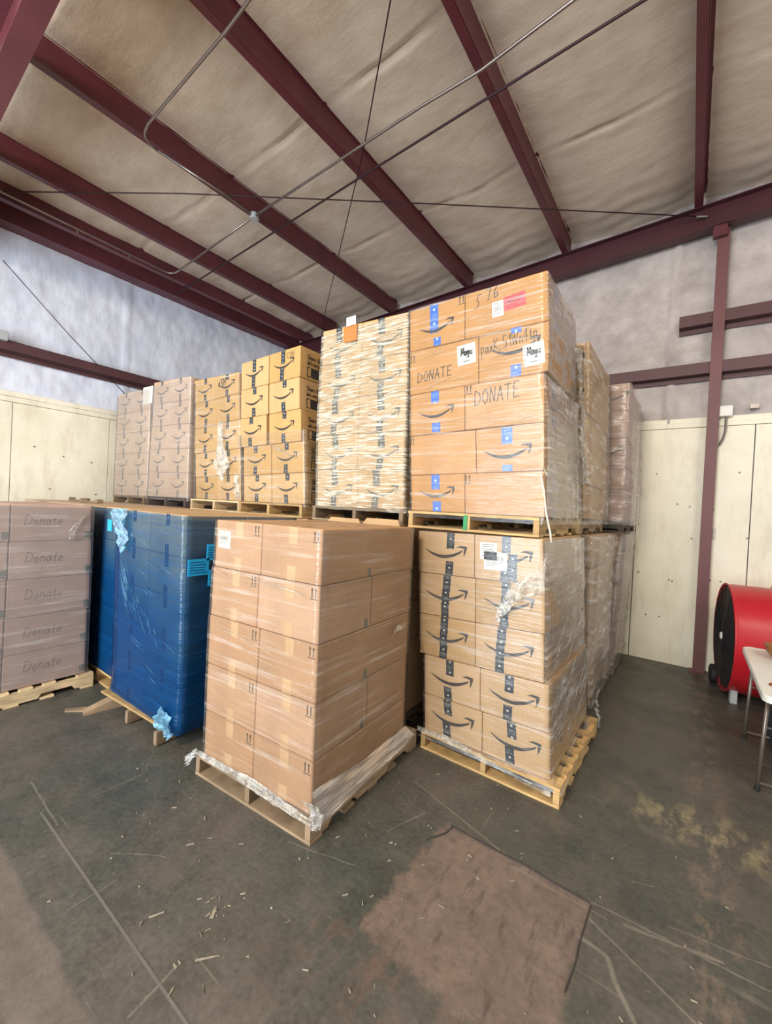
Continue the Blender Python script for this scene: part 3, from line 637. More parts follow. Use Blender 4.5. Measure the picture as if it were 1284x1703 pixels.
# ================================================================== STACK F: plain brown boxes, front
yF = R(3.5); FF = (-1.555, 1.64, yF)
zf = [1.695, 1.384, 1.062, .738, .425, .132]
Lf = [(-.970, -.973), (-.986, -.992), (-1.0, -1.0), (-.998, -.996), (-.995, -.993)]
Mf = [(-.53, -.527), (-.539, -.541), (-.510, -.516), (-.517, -.516), (-.518, -.510)]
Rf = [(-.048, -.046), (-.050, -.044), (-.044, -.040), (-.042, -.038), (-.038, -.030)]
frows = mk(Lf, Mf, Rf, [(z, z) for z in zf])
stF = 'plain brown front pallet load'
fb = rows_box(FF, frows, 0, [(.5, 1.005), (.5, .5)], [K_FRONT], 'plain brown taped box', stF+', front side', 'plain brown boxes on the front pallet')
frb = [frows[i][:1] if i in (0, 2, 4) else frows[i] for i in range(5)]
fbk = rows_box(FF, frb, .505, .50, [K_FRONT], 'plain brown taped box', stF+', back side', 'plain brown boxes on the front pallet')
for i, row in enumerate(fb):
    for j, b in enumerate(row):
        h = b.H(); u = .02 if j else .015
        b.tape('F', u, h-.10, h-.003, .07, CLEARTAPE); b.tape('F', u-.005, .003, .085, .07, CLEARTAPE)
        b.arrows('F', b.Wd()/2-.045, h-.045, 1.5)
        b.tape('T', u, -b.d/2+.01, b.d/2-.01, .06, CLEARTAPE)
    row[1].tape('R', .20 if row[1].d < .6 else -.04, 0.003, .06, .035, TAPE_DG)
fb[0][0].label_('F', -.13, .185, .12, .11)
for row in fbk: row[0].tape('T', 0, -.25, .25, .06, CLEARTAPE)
pallet(FF[0]-.515*math.cos(yF), FF[1]-.515*math.sin(yF)-.03, 0, yF, WOOD_B, 'brown weathered wooden pallet under the plain boxes at the front')
wf = wrap('w', FF, [(.10, -1.03, .0, .012), (.14, -1.01, -.01, .006)]+[x_ for i in range(4, -1, -1) for x_ in ((zf[i+1]+.006, Lf[i][1], Rf[i][1]), (zf[i]-.006, Lf[i][0], Rf[i][0]))], 0, 1.01, FILM_F, 'clear stretch film around the plain brown front pallet load', seed=3)
def fw(u, y, z): c_, s_ = math.cos(yF), math.sin(yF); return (FF[0]+c_*u-s_*y, FF[1]+s_*u+c_*y, z)
bunch(wf, ([fw(-1.04, -.02, .13), fw(-.6, -.03, .125), fw(-.0, -.03, .11)], [fw(-1.02, -.012, .15), fw(-.5, -.012, .175), fw(.0, -.012, .14)]), FILM_W, 'film_fold', .008, 2)
bunch(wf, ([fw(.012, -.02, .10), fw(.015, .5, .11), fw(.01, 1.1, .12)], [fw(-.03, -.01, .28), fw(-.03, .5, .22), fw(-.03, 1.0, .22)]), FILM_P, 'film_fold', .006, 4, (1, 0, 0))
bunch(wf, ([fw(-1.03, -.01, .17), fw(-1.08, -.03, .13), fw(-1.10, -.04, .08)], [fw(-1.00, -.03, .14), fw(-1.02, -.05, .10), fw(-1.06, -.06, .06)]), FILM_W, 'film_knot', .02, 5)
bunch(wf, ([fw(-.08, -.01, .22), fw(-.02, -.02, .17), fw(.0, -.03, .10)], [fw(.02, -.01, .22), fw(.04, .02, .17), fw(.05, .0, .10)]), FILM_W, 'film_knot', .012, 6)
sg = []
for k in range(10):
    z = random.choice([1.40, 1.37, 1.05, .98, .93, .84, .76, .50])+random.uniform(-.02, .02); a = random.uniform(-1.03, -.5); l = random.uniform(.3, .95)
    sg.append([fw(a+l*t/4*1.0, -.019, z+.012*math.sin(t+k)-.012*t) for t in range(5) if a+l*t/4 < -.05])
for z in zf[1:5]: sg.append([fw(-.026, .0, z), fw(-.024, .5, z+.004), fw(-.026, 1.0, z+.002)]); sg.append([fw(-.45, -.014, z-.0), fw(-.2, -.016, z-.004), fw(-.03, -.012, z)])
strands(wf, [s_ for s_ in sg if len(s_) > 1], FILM_W, .0011)
o = bunch(wf, ([fw(-.02, .74, .99), fw(-.02, .80, 1.01), fw(-.02, .88, 1.0)], [fw(-.02, .74, .97), fw(-.02, .8, .975), fw(-.02, .88, .985)]), FILM_W, 'film_knot', .012, 9, (1, 0, 0))

# ================================================================== STACK M: black-taped, on the floor right
Lm = [(-1.727, -1.707), (-1.702, -1.679), (-1.679, -1.657), (-1.618, -1.600), (-1.600, -1.579)]
Mm_ = [(-1.253, -1.238), (-1.228, -1.213), (-1.213, -1.195), (-1.156, -1.141), (-1.124, -1.110)]
Rm = [(-.774, -.756), (-.746, -.729), (-.735, -.718), (-.683, -.669), (-.660, -.645)]
Zm = [(1.662, 1.680), (1.338, 1.372), (1.022, 1.058), (.714, .742), (.418, .430), (.142, .138)]
mrows = mk(Lm, Mm_, Rm, Zm)
mb_ = rows_box(W0, mrows, 2.82, .60, [K_WARM], 'box with arrow logo and black tape', 'right floor pallet, front side', 'black-taped boxes on the right floor pallet')
mbk = rows_box(W0, mrows, 3.425, .55, [K_WARM], 'box with arrow logo and black tape', 'right floor pallet, back side', 'black-taped boxes on the right floor pallet')
off = [(.035, .02), (.03, .01), (.01, -.02), (.02, .0), (.0, .01)]
for i, row in enumerate(mb_):
    for j, b in enumerate(row):
        h = b.H(); w = b.Wd(); u = -.02+(.035 if i == 0 and j == 0 else 0)+off[i][j]-.02
        b.smile('F', .345, .0, h*.50)
        if not (i == 4): b.tape('F', u, .002, h*.33, .062, None, random.uniform(-.01, .01))
        else: b.tape('F', u, .01, h*.42, .062, None, -.008)
        b.tape('F', u+.012, h*.62, h-.002, .062, None, random.uniform(-.012, .012), .0016)
        if i in (1, 2): b.tape('F', u+.004, h*.3, h*.65, .060, None, .004, .0018)
        if i == 0 and j == 1: b.tape('F', u+.055, h*.02, h*.62, .062, None, .005, .0020)
mb_[0][1].label_('F', -.135, .20, .125, .12, None, 'lines'); mb_[0][1].label_('F', -.085, .135, .165, .125)
pallet(-1.09, 2.80, 0, R(-.8), WOOD_Y, 'yellow pine pallet under the black-taped boxes at right floor level')
lv = [x_ for i in range(4, -1, -1) for x_ in ((Zm[i+1][1]+.01, Lm[i][1], Rm[i][1]+(.02 if i < 3 else 0)), (Zm[i][1]-.01, Lm[i][0], Rm[i][0]+(.01 if i < 3 else 0)))]
lv = [(.09, -1.60, -.60, .02)]+lv
wm = wrap('w', W0, lv, 2.82, 3.98, FILM, 'clear stretch film around the black-taped floor pallet load', seed=7)
bunch(wm, ([(-.74, 2.80, 1.56), (-.86, 2.80, 1.42), (-.97, 2.79, 1.30), (-1.03, 2.79, 1.14)], [(-.735, 2.80, 1.33), (-.86, 2.80, 1.29), (-.92, 2.79, 1.24), (-1.0, 2.79, 1.12)]), FILM_W, 'film_bunch', .018, 3)
bunch(wm, ([(-.90, 2.80, 1.40), (-.98, 2.79, 1.30), (-1.04, 2.785, 1.17), (-1.04, 2.785, 1.10)], [(-.88, 2.80, 1.26), (-.94, 2.79, 1.2), (-1.0, 2.785, 1.15), (-1.01, 2.785, 1.08)]), FILM_W, 'film_bunch', .03, 8)
sg = [[(-.73, 2.79, 1.5-.03*k), (-.80, 2.79, 1.44-.022*k), (-.9, 2.788, 1.36-.012*k)] for k in range(8)]
sg += [[(-.75+random.uniform(-.9, 0), 2.803, z)]+[] for z in []]
for k in range(10):
    z = random.uniform(.75, 1.3); a = random.uniform(-1.65, -1.1); sg.append([(a+t*.15, 2.803, z-.006*t+.004*math.sin(k+t*2)) for t in range(4)])
for k in range(26):       # slanted tension lines of the film on the right side, running down toward the front
    y = random.uniform(2.9, 3.9); z = random.uniform(.3, 1.5); l = random.uniform(.1, .35)
    sg.append([(-.618 if z < .74 else -.67, y, z), (-.614 if z < .74 else -.668, y+l*.5, z+l*.33), (-.618 if z < .74 else -.67, y+l, z+l*.62)])
strands(wm, sg, FILM_W, .0016)
bunch(wm, ([(-.60, 3.95, .30), (-.585, 3.97, .2), (-.57, 4.0, .05)], [(-.60, 4.05, .26), (-.59, 4.04, .15), (-.57, 4.03, .04)]), FILM_W, 'film_tail', .02, 11, (1, 0, 0))
bunch(wm, ([(-1.45, 2.79, .17), (-1.1, 2.78, .15), (-.63, 2.78, .10)], [(-1.45, 2.79, .145), (-1.1, 2.78, .11), (-.63, 2.78, .07)]), FILM_W, 'film_fold', .010, 12)
bunch(wm, ([(-1.62, 2.78, .14), (-1.4, 2.77, .15), (-1.17, 2.78, .13)], [(-1.62, 2.79, .17), (-1.4, 2.79, .18), (-1.15, 2.79, .16)]), FILM_W, 'film_fold', .008, 13)

def layer(parent, pts0, pts1, mat, seed, n=(1, 0, 0), amp=.008): return bunch(parent, (pts0, pts1), mat, 'film_layer', amp, seed, n)
layer(wm, [(-.66, 2.84, .15), (-.66, 3.3, .15), (-.66, 3.96, .15)], [(-.672, 2.84, .73), (-.672, 3.3, .73), (-.672, 3.96, .73)], FILM_S, 33)
layer(wm, [(-.73, 2.84, .75), (-.72, 3.3, .75), (-.70, 3.96, .75)], [(-.768, 2.84, 1.66), (-.768, 3.3, 1.66), (-.75, 3.96, 1.66)], FILM_S, 35)
# lower stacks behind M along the aisle
def simple_stack(F, xl, xr, y0, d, zb, zt, n, mat, labtxt, grp, cols=2, lean=0.0, dep=1, jit=.008, mats=None, top0=None):
    rows = []; jr = random.Random(int(abs(xl*100))+n)
    for i in range(n):
        z1 = zt-(zt-zb)*i/n; z0 = zt-(zt-zb)*(i+1)/n; a1 = lean*(1-i/n); a0 = lean*(1-(i+1)/n); dx = jr.uniform(-jit, jit); row = []
        for c in range(cols):
            w = (xr-xl)/cols; x0 = xl+w*c; row.append((x0+a0+dx, x0+w+a0+dx, x0+a1+dx, x0+w+a1+dx, z0, z0, z1, z1))
        rows.append(row)
    return rows_box(F, rows, y0, d, mats or [mat], labtxt[0], labtxt[1], grp)
PALG = 'wooden shipping pallets'
b = simple_stack(W0, -1.78, -.70, 4.22, 1.12, .132, 1.675, 5, K_PALE, ('film-wrapped box', 'second floor pallet along the aisle'), 'boxes on the second aisle floor pallet')
pallet(-1.22, 4.18, 0, R(2), WOOD_Y, 'yellow pine pallet second along the aisle on the floor')
w2 = wrap('w', W0, [(.10, -1.79, -.66), (.14, -1.8, -.67), (1.0, -1.8, -.68), (1.66, -1.8, -.68)], 4.22, 5.3, FILM_S, 'slant-creased stretch film around the second aisle floor pallet', amp=.02, seed=21)
b = simple_stack(W0, -1.75, -.72, 5.48, 1.04, .132, 1.675, 5, K_PALE, ('film-wrapped box', 'floor pallet against the back wall'), 'boxes on the back wall floor pallet')
pallet(-1.22, 5.42, 0, 0, WOOD_P, 'pale pallet on the floor against the back wall')
w3 = wrap('w', W0, [(.05, -1.77, -.66), (.5, -1.77, -.66), (1.1, -1.75, -.62), (1.66, -1.77, -.60)], 5.46, 6.5, FILM_P, 'cloudy stretch film around the floor pallet against the back wall', amp=.03, seed=31)
m = MB(); m.tube([(-.63, 5.42, 1.66), (-.645, 5.41, 1.35), (-.655, 5.4, 1.0), (-.66, 5.4, .5)], .02, 8, [.030, .022, .018, .006]); m.tube([(-.65, 5.40, 1.36), (-.65, 5.40, 1.30), (-.652, 5.40, 1.15), (-.655, 5.4, 1.08)], .03, 8, [.026, .034, .036, .014])
o = m.build('film_rope', FILM_P, None, smooth=True); o.parent = w3

# ================================================================== STACK T1: upper, blue tape
ZU = 1.815
Z1 = [(3.424, 3.447), (3.090, 3.107), (2.740, 2.774), (2.408, 2.444), (2.096, 2.124), (ZU+.002, ZU+.002)]
L1 = [(-1.918, -1.898), (-1.897, -1.876), (-1.873, -1.853), (-1.849, -1.830), (-1.826, -1.806)]
R1 = [(-.839, -.818), (-.815, -.802), (-.825, -.807), (-.807, -.790), (-.789, -.770)]
S1 = [(-1.432, -1.414), (-1.305, -1.285), (-1.395, -1.375), (-1.290, -1.264), (-1.356, -1.338)]
t1 = rows_box(W0, mk(L1, S1, R1, Z1), 2.82, .60, [K_DEEP], 'golden box with blue tape', 'upper right pallet, front side', 'blue-taped boxes on the upper right pallet')
t1k = rows_box(W0, mk(L1, S1, R1, Z1)[2:], 3.425, .30, [K_DEEP], 'golden box with blue tape', 'upper right pallet, back side', 'blue-taped boxes on the upper right pallet')
t1k2 = rows_box(W0, mk(L1, S1, R1, Z1)[:2], 3.425, .17, [K_DEEP], 'golden shorter box with blue tape', 'upper right pallet, back', 'blue-taped boxes on the upper right pallet')
B_ = TAPE_B
a, b = t1[0]; h = a.H(); a.tape('F', -.015, h*.32, h-.004, .072, B_, -.004); a.tape('F', .01, .004, h*.20, .062, B_); a.smile('F', .30, 0, h*.42); a.arrows('F', .215, h-.03, 1.5)
b.text('F', 'S', .11, -.225, h-.13, .006, None, -.15, xs=.55); b.text('F', '76', .085, -.13, h-.095, .006, None, .12)
b.label_('F', -.045, .165, .082, .110, None, 'lines', .04); b.label_('F', .075, .190, .150, .100, REDP, 'bar', .10, 'pink-red label')
a, b = t1[1]; h = a.H(); a.text('F', 'DONATE', .075, -.22, .085, .006, None, .06); a.label_('F', .20, .235, .145, .150, None, 'word', .06); a.arrows('F', -.265, h-.06, 1.4, PRINT)
b.smile('F', .34, .02, h*.56); b.tape('F', .03, h*.88, h-.003, .072, B_); b.tape('F', .03, .006, h*.25, .072, B_); b.text('F', "paxK,51Wn4tp", .085, -.222, h*.58, .005, None, .10, .05, .05, xs=.58)
b.label_('F', .150, .135, .140, .150, None, 'word', .08)
a, b = t1[2]; h = a.H(); a.smile('F', .30, -.0, h*.46); a.tape('F', -.01, h*.72, h-.003, .068, B_); a.tape('F', -.0, h*.04, h*.25, .072, B_)
b.text('F', 'DONATE', .105, -.205, h*.52, .0065, None, .06, xs=.62); b.arrows('F', -.25, h-.035, 1.5)
a, b = t1[3]; h = a.H(); b.smile('F', .335, -.01, h*.40); b.tape('F', -.01, h*.62, h-.003, .075, B_); b.tape('F', -.01, .006, h*.16, .072, B_); a.arrows('F', -.26, h-.04, 1.2)
a, b = t1[4]; h = a.H(); a.smile('F', .30, 0, h*.48); a.tape('F', -.01, h*.60, h-.003, .07, B_); a.tape('F', .0, .004, h*.28, .07, B_); b.arrows('F', -.26, h-.03, 1.5)
for i in (0, 2, 4):
    b = t1[i][1]; h = b.H(); b.smile('R', .32, -.06, h*.45); b.tape('R', -.06, h*.62, h-.004, .07, B_); b.tape('R', -.06, .004, h*.25, .07, B_)
pallet(-1.305, 2.80, 1.685, R(-.5), WOOD_Y, 'yellow pine upper pallet with green-marked centre under the blue-taped boxes')
o = MB().box(-.030, .0, -.006, 0, .012, .118).build('painted_end', GREENP, [o for o in bpy.data.objects if o.name.startswith('wooden_pallet')][-1]); o['label'] = 'green-painted stringer end'
lv = [x_ for i in range(4, -1, -1) for x_ in ((Z1[i+1][1]+.008, L1[i][1], R1[i][1]+(.03 if i > 1 else 0)), (Z1[i][1]-.008, L1[i][0], R1[i][0]+(.03 if i > 2 else 0)))]
lv = [(1.77, -1.82, -.76, .01)]+lv[:-1]+[(3.43, L1[0][0], R1[0][0])]
lv = [(*l_, 0)[:4]+(3.62 if l_[0] > 2.76 else 3.84-.12*(l_[0]-1.8),) for l_ in lv]
wt1 = wrap('w', W0, lv, 2.82, 3.8, FILM, 'clear glossy stretch film around the blue-taped upper load', seed=41, amp=.008)
bunch(wt1, ([(-.80, 3.60, 3.2), (-.78, 3.62, 2.9), (-.755, 3.74, 2.5), (-.745, 3.78, 2.1)], [(-.80, 3.5, 3.15), (-.765, 3.5, 2.8), (-.755, 3.58, 2.5), (-.745, 3.68, 2.1)]), FILM_W, 'film_fold', .02, 15, (1, 0, 0))
sg = []
for k in range(16): a = random.uniform(-1.85, -1.0); z = random.choice([2.83, 2.87, 2.92, 3.0, 3.15, 2.78, 2.5, 2.46, 3.24])+random.uniform(-.03, .03); sl = random.uniform(-.1, .3); sg.append([(a+.08*t, 2.802, z+sl*.08*t+.003*math.sin(t*3+k)) for t in range(random.randint(3, 6)) if a+.08*t < -.85])
sg += [[(-1.62, 2.80, 2.44), (-1.5, 2.80, 2.50), (-1.36, 2.80, 2.525), (-1.2, 2.80, 2.53)], [(-1.3, 2.80, 2.44), (-1.0, 2.80, 2.44), (-.8, 2.80, 2.48)], [(-1.25, 2.80, 2.13), (-1.0, 2.80, 2.14), (-.79, 2.80, 2.145)]]
strands(wt1, sg, FILM_W, .0013)
m = MB().tube([(-.76, 2.79, 2.09), (-.785, 2.785, 2.135), (-.80, 2.785, 2.09), (-.775, 2.785, 1.99), (-.755, 2.785, 1.85), (-.72, 2.78, 1.72), (-.71, 2.78, 1.66)], .006, 8)
tag(m.build('loose_string', STRING, smooth=True), 'pale loose film string hanging from the blue-taped upper load corner', 'string')
layer(wt1, [(-.772, 2.84, 1.82), (-.77, 3.3, 1.82), (-.77, 3.78, 1.82)], [(-.812, 2.84, 2.75), (-.81, 3.3, 2.75), (-.80, 3.7, 2.75)], FILM_S, 37)
layer(wt1, [(-.812, 2.84, 2.78), (-.81, 3.3, 2.78), (-.81, 3.6, 2.78)], [(-.838, 2.84, 3.43), (-.838, 3.3, 3.43), (-.838, 3.6, 3.43)], FILM_P, 39)
# T1b, T1c
def side_print(b, face='R'):
    h = b.H(); b.text(face, 'Share the', .045, -.20, h*.66, .007, INK, 0, 0, 0, 'side_print'); b.text(face, 'delivery', .045, -.20, h*.48, .007, INK, 0, 0, 0, 'side_print')
    q = ribbon([[(-.09, -.045), (-.09, .045), (-.05, .045)], [(-.09, -.045), (-.05, -.045)]], .01)+[[(-.04, -.05), (.09, -.05), (.09, .05), (-.04, .05)]]
    b.quads('side_print', face, q, INK, .0013, (-.11, h*.25))
b2 = simple_stack(W0, -1.83, -.765, 4.02, 1.12, ZU+.002, 3.39, 5, K_GOLD, ('film-covered box with arrow logo', 'second upper pallet along the aisle'), 'boxes on the second upper aisle pallet', 2, -.035)
for r_ in b2: r_[1].smile('F', .34, .06)
pallet(-1.30, 4.0, 1.685, 0, WOOD_B, 'orange-brown upper pallet second along the aisle')
wt2 = wrap('w', W0, [(1.77, -1.83, -.74), (2.2, -1.84, -.74), (3.38, -1.865, -.80)], 4.02, 5.14, FILM_S, 'heavily creased stretch film around the second upper aisle load', amp=.014, seed=51)
b3 = simple_stack(W0, -1.65, -.63, 5.30, 1.10, ZU+.002, 3.35, 5, K_PINK, ('pinkish box with arrow logo', 'upper pallet against the back wall'), 'boxes on the upper back wall pallet', 2, .01)
for i, r_ in enumerate(b3):
    if i in (0, 2): r_[1].smile('F', .34, .08)
pallet(-1.12, 5.28, 1.685, 0, WOOD_D, 'dark stained upper pallet against the back wall')
wt3 = wrap('w', W0, [(1.77, -1.68, -.56), (2.2, -1.67, -.56), (3.34, -1.66, -.61)], 5.29, 6.42, FILM_P, 'loose cloudy film around the upper load against the back wall', amp=.03, seed=61)

# ================================================================== STACK T2: crinkled clear film, lamp glare painted white
Z2 = [(3.462, 3.425), (3.136, 3.091), (2.803, 2.782), (2.476, 2.455), (2.152, 2.143), (ZU+.002, ZU+.002)]
L2 = [(-2.892, -2.892), (-2.903, -2.896), (-2.907, -2.894), (-2.896, -2.885), (-2.879, -2.862)]
M2 = [(-2.408, -2.406), (-2.410, -2.404), (-2.405, -2.398), (-2.398, -2.390), (-2.380, -2.372)]
R2 = [(-1.935, -1.92), (-1.918, -1.907), (-1.911, -1.899), (-1.902, -1.896), (-1.896, -1.876)]
t2 = rows_box(W0, mk(L2, M2, R2, Z2), 2.82, .60, [K_GOLD], 'box with arrow logo and dark tape', 'whitish-wrapped upper pallet', 'boxes on the whitish-wrapped upper pallet')
for i, row in enumerate(t2):
    for j, b in enumerate(row):
        h = b.H(); b.smile('F', .34, .02, h*.42); u = -.03+random.uniform(-.03, .03)
        b.tape('F', u, .004, h*.30, .065, None, .01); b.tape('F', u+.02, h*.58, h-.003, .07, None, -.01, .0016)
b = t2[0][0]; b.label_('F', .12, .24, .155, .14, ORGP, None, .05, 'orange label', .024)
lb = b.quads('shipping_label', 'F', [[(-.055, -.04), (.055, -.04), (.055, .045), (-.055, .045)]], PAPER, .024, (.125, .345), None, .04); lb['label'] = 'white label sticking up over the box edge'
pallet(-2.38, 2.80, 1.685, R(.6), WOOD_B, 'brown upper pallet under the whitish-wrapped load')
lv = [x_ for i in range(4, -1, -1) for x_ in ((Z2[i+1][1]+.008, L2[i][1], R2[i][1]), (Z2[i][1]-.012, L2[i][0], R2[i][0]))]
wt4 = wrap('w', W0, [(1.79, -2.87, -1.87, .0)]+lv, 2.82, 3.42, FILM_H, 'whitish crinkled stretch film around the upper load left of the blue tape', seed=71, amp=.012, eps=.008)
sg = []
for k in range(60): a = random.uniform(-2.88, -2.1); z = random.uniform(2.45, 3.42); sg.append([(a+.05*t, 2.799, z+.01*math.sin(k*3+t*2.0)+.004*t) for t in range(random.randint(3, 7)) if a+.05*t < -1.92])
sg += [[(-2.86, 2.797, 2.44), (-2.6, 2.795, 2.36), (-2.3, 2.795, 2.25), (-1.92, 2.797, 2.12)]]
strands(wt4, [s_ for s_ in sg if len(s_) > 1], FILM_W, .0016)

# ================================================================== STACK T3: tape and print on the side
Z3 = [(3.360, 3.393), (3.055, 3.079), (2.735, 2.760), (2.415, 2.438), (2.100, 2.130), (ZU+.002, ZU+.002)]
L3 = [(-4.162, -4.144), (-4.148, -4.125), (-4.145, -4.128), (-4.049, -4.026), (-4.024, -4.0)]
A3 = [(-3.684, -3.669), (-3.677, -3.654), (-3.679, -3.656), (-3.576, -3.554), (-3.549, -3.527)]
B3 = [(-3.675, -3.661), (-3.660, -3.637), (-3.637, -3.613), (-3.569, -3.546), (-3.542, -3.521)]
R3 = [(-3.197, -3.189), (-3.194, -3.171), (-3.151, -3.125), (-3.083, -3.062), (-3.054, -3.034)]
rows = []
for i in range(5):
    zt, zb = Z3[i], Z3[i+1]; mt = (zt[0]+zt[1])/2; mb2 = (zb[0]+zb[1])/2
    rows.append([(L3[i][1], A3[i][1], L3[i][0], A3[i][0], zb[0], mb2, zt[0], mt), (B3[i][1], R3[i][1], B3[i][0], R3[i][0], mb2, zb[1], mt, zt[1])])
t3 = rows_box(W0, rows, 2.82, .60, [K_GOLD], 'golden box with arrow logo', 'upper pallet with side print', 'boxes on the upper pallet with side print')
for i, row in enumerate(t3):
    for j, b in enumerate(row):
        h = b.H(); b.smile('F', .31, -.01, h*.50); u = -.02+random.uniform(-.02, .02)
        b.tape('F', u, .004, h*(.30 if i else .42), .058, None, random.uniform(-.01, .01)); b.tape('F', u+.015, h*(.76 if i != 0 else .55), h-.003, .058, None, 0, .0016)
    side_print(row[1])
t3[0][1].text('F', 'COH', .06, .04, t3[0][1].H()-.10, .005, None, .05)
pallet(-3.55, 2.80, 1.685, 0, WOOD_Y, 'yellow pine upper pallet under the boxes with side print')
wt5 = wrap('w', W0, [(1.79, -4.02, -3.01), (2.05, -4.03, -3.03), (2.55, -4.12, -3.08)], 2.82, 3.42, FILM, 'thin clear film around the lower half of the side-printed boxes', seed=81, amp=.01)
strands(wt5, [[(-4.16, 2.80, 2.50+.02*k), (-4.12, 2.80, 2.42+.02*k), (-4.05, 2.80, 2.37+.015*k)] for k in range(4)]+[[(-3.62, 2.80, 2.42+.015*k), (-3.45, 2.80, 2.36+.01*k), (-3.2, 2.80, 2.30-.01*k)] for k in range(4)], FILM_W, .002)

# ================================================================== T4, T5, T6
def upper(L_, Mm, Rr, Z, mats, txt, stack, grp, sm=.31, tape=None, fade=None):
    t = rows_box(W0, mk(L_, Mm, Rr, Z), 2.82, .60, mats, txt, stack, grp)
    for i, row in enumerate(t):
        for j, b in enumerate(row):
            h = b.H(); b.smile('F', sm, 0, h*.48, fade); u = random.uniform(-.02, .02)
            b.tape('F', u, .004, h*.30, .052, tape, random.uniform(-.008, .008)); b.tape('F', u+.01, h*.74, h-.003, .052, tape, 0, .0016)
    return t
Z4 = [(3.300, 3.275), (3.005, 3.035), (2.69, 2.735), (2.375, 2.410), (2.085, 2.112), (ZU+.002, ZU+.002)]
L4 = [(-5.14, -5.115), (-5.09, -5.08), (-5.08, -5.061), (-5.036, -5.011), (-5.0, -4.976)]
M4 = [(-4.672, -4.649), (-4.640, -4.62), (-4.603, -4.585), (-4.564, -4.545), (-4.539, -4.52)]
R4 = [(-4.208, -4.19), (-4.19, -4.156), (-4.150, -4.12), (-4.111, -4.088), (-4.088, -4.057)]
t4 = upper(L4, M4, R4, Z4, [K_GOLD], 'tan box with arrow logo', 'upper pallet with hanging film rag', 'boxes on the upper pallet with hanging film')
t4[0][1].text('F', 'YeSH', .09, -.20, t4[0][1].H()-.14, .012, None, .1)
pallet(-4.55, 2.80, 1.685, 0, WOOD_P, 'pale upper pallet with greenish blocks, third upper pallet from the left')
wt6 = wrap('w', W0, [(1.78, -5.0, -4.04), (2.1, -5.03, -4.07), (3.26, -5.12, -4.18)], 2.82, 3.42, FILM, 'thin film around the upper load with the hanging rag', seed=91)
bunch(wt6, ([(-4.44, 2.79, 2.74), (-4.47, 2.78, 2.5), (-4.50, 2.77, 2.22), (-4.36, 2.78, 2.04)], [(-4.42, 2.79, 2.72), (-4.36, 2.78, 2.5), (-4.22, 2.77, 2.24), (-4.32, 2.78, 2.03)]), FILM_W, 'film_rag', .02, 17)
bunch(wt6, ([(-4.12, 2.79, 2.1), (-4.10, 2.78, 1.95), (-4.05, 2.78, 1.83)], [(-4.06, 2.79, 2.12), (-4.02, 2.78, 1.98), (-4.0, 2.78, 1.85)]), FILM_W, 'film_fold', .018, 18)
Z5 = [(3.42, 3.375), (3.115, 3.078), (2.80, 2.772), (2.477, 2.456), (2.163, 2.141), (ZU+.002, ZU+.002)]
L5 = [(-6.202, -6.204), (-6.204, -6.204), (-6.210, -6.234), (-6.240, -6.25), (-6.249, -6.249)]
M5 = [(-5.715, -5.712), (-5.712, -5.712), (-5.718, -5.722), (-5.72, -5.70), (-5.70, -5.69)]
R5 = [(-5.232, -5.215), (-5.21, -5.21), (-5.225, -5.22), (-5.214, -5.205), (-5.199, -5.184)]
t5 = upper(L5, M5, R5, Z5, [K_PALE], 'pale tan box with faded arrow logo', 'second upper pallet from left', 'boxes on the second upper pallet from the left', .33, TAPE_G, TAPE_G)
pallet(-5.70, 2.80, 1.685, 0, WOOD_D, 'grey-brown upper pallet, second upper one from the left')
wt7 = wrap('w', W0, [(1.78, -6.26, -5.17), (3.36, -6.21, -5.22)], 2.82, 3.42, FILM_P, 'cloudy film around the second upper load from the left', seed=95)
Z6 = [(3.38, 3.36), (3.07, 3.06), (2.76, 2.75), (2.45, 2.44), (2.13, 2.13), (ZU+.002, ZU+.002)]
L6 = [(-7.36, -7.37)]*5; M6 = [(-6.84, -6.84)]*5; R6 = [(-6.303, -6.303), (-6.29, -6.29), (-6.262, -6.27), (-6.28, -6.28), (-6.28, -6.28)]
t6 = upper(L6, M6, R6, Z6, [K_PALE], 'dusty tan box with faded arrow logo', 'leftmost upper pallet', 'boxes on the leftmost upper pallet', .33, TAPE_G, TAPE_G)
t6[0][1].label_('F', .20, .20, .30, .25, None, None)
pallet(-6.82, 2.80, 1.685, 0, WOOD_B, 'brown upper pallet, leftmost of the upper row')
wt8 = wrap('w', W0, [(1.78, -7.38, -6.27), (3.35, -7.37, -6.30)], 2.82, 3.42, FILM_P, 'cloudy film around the leftmost upper load', seed=97)

# ================================================================== lower row under the upper stacks
HG = 'plain boxes of the lower row under the upper pallets'
def hidden(xl, xr, y0, d, lab, mats=None):
    rows = []
    for i in range(5):
        zt = 1.683-(1.683-.132)*i/5; zb = 1.683-(1.683-.132)*(i+1)/5; w = (xr-xl)/2
        for c in range(2):
            q = [(xl+w*c, zb), (xl+w*c+w, zb), (xl+w*c+w, zt), (xl+w*c, zt)]
            rows.append(Box(W0, q, y0, d, K_WARM, f'plain box, {LN[i]} layer, {("left", "right")[c]} column, lower row {lab}', HG))
    return rows
for (xl, xr), bn in zip(((-2.90, -1.84), (-4.02, -2.98), (-5.05, -4.06), (-6.16, -5.10), (-7.24, -6.22)), ('whitish-wrapped load', 'side-printed load', 'load with film rag', 'second upper load from left', 'leftmost upper load')):
    hidden(xl, xr, 2.82, 1.15, 'beneath the '+bn)
    pallet((xl+xr)/2, 2.80, 0, 0, WOOD_B, 'wooden floor pallet of the lower row beneath the '+bn, group='floor pallets of the lower row')
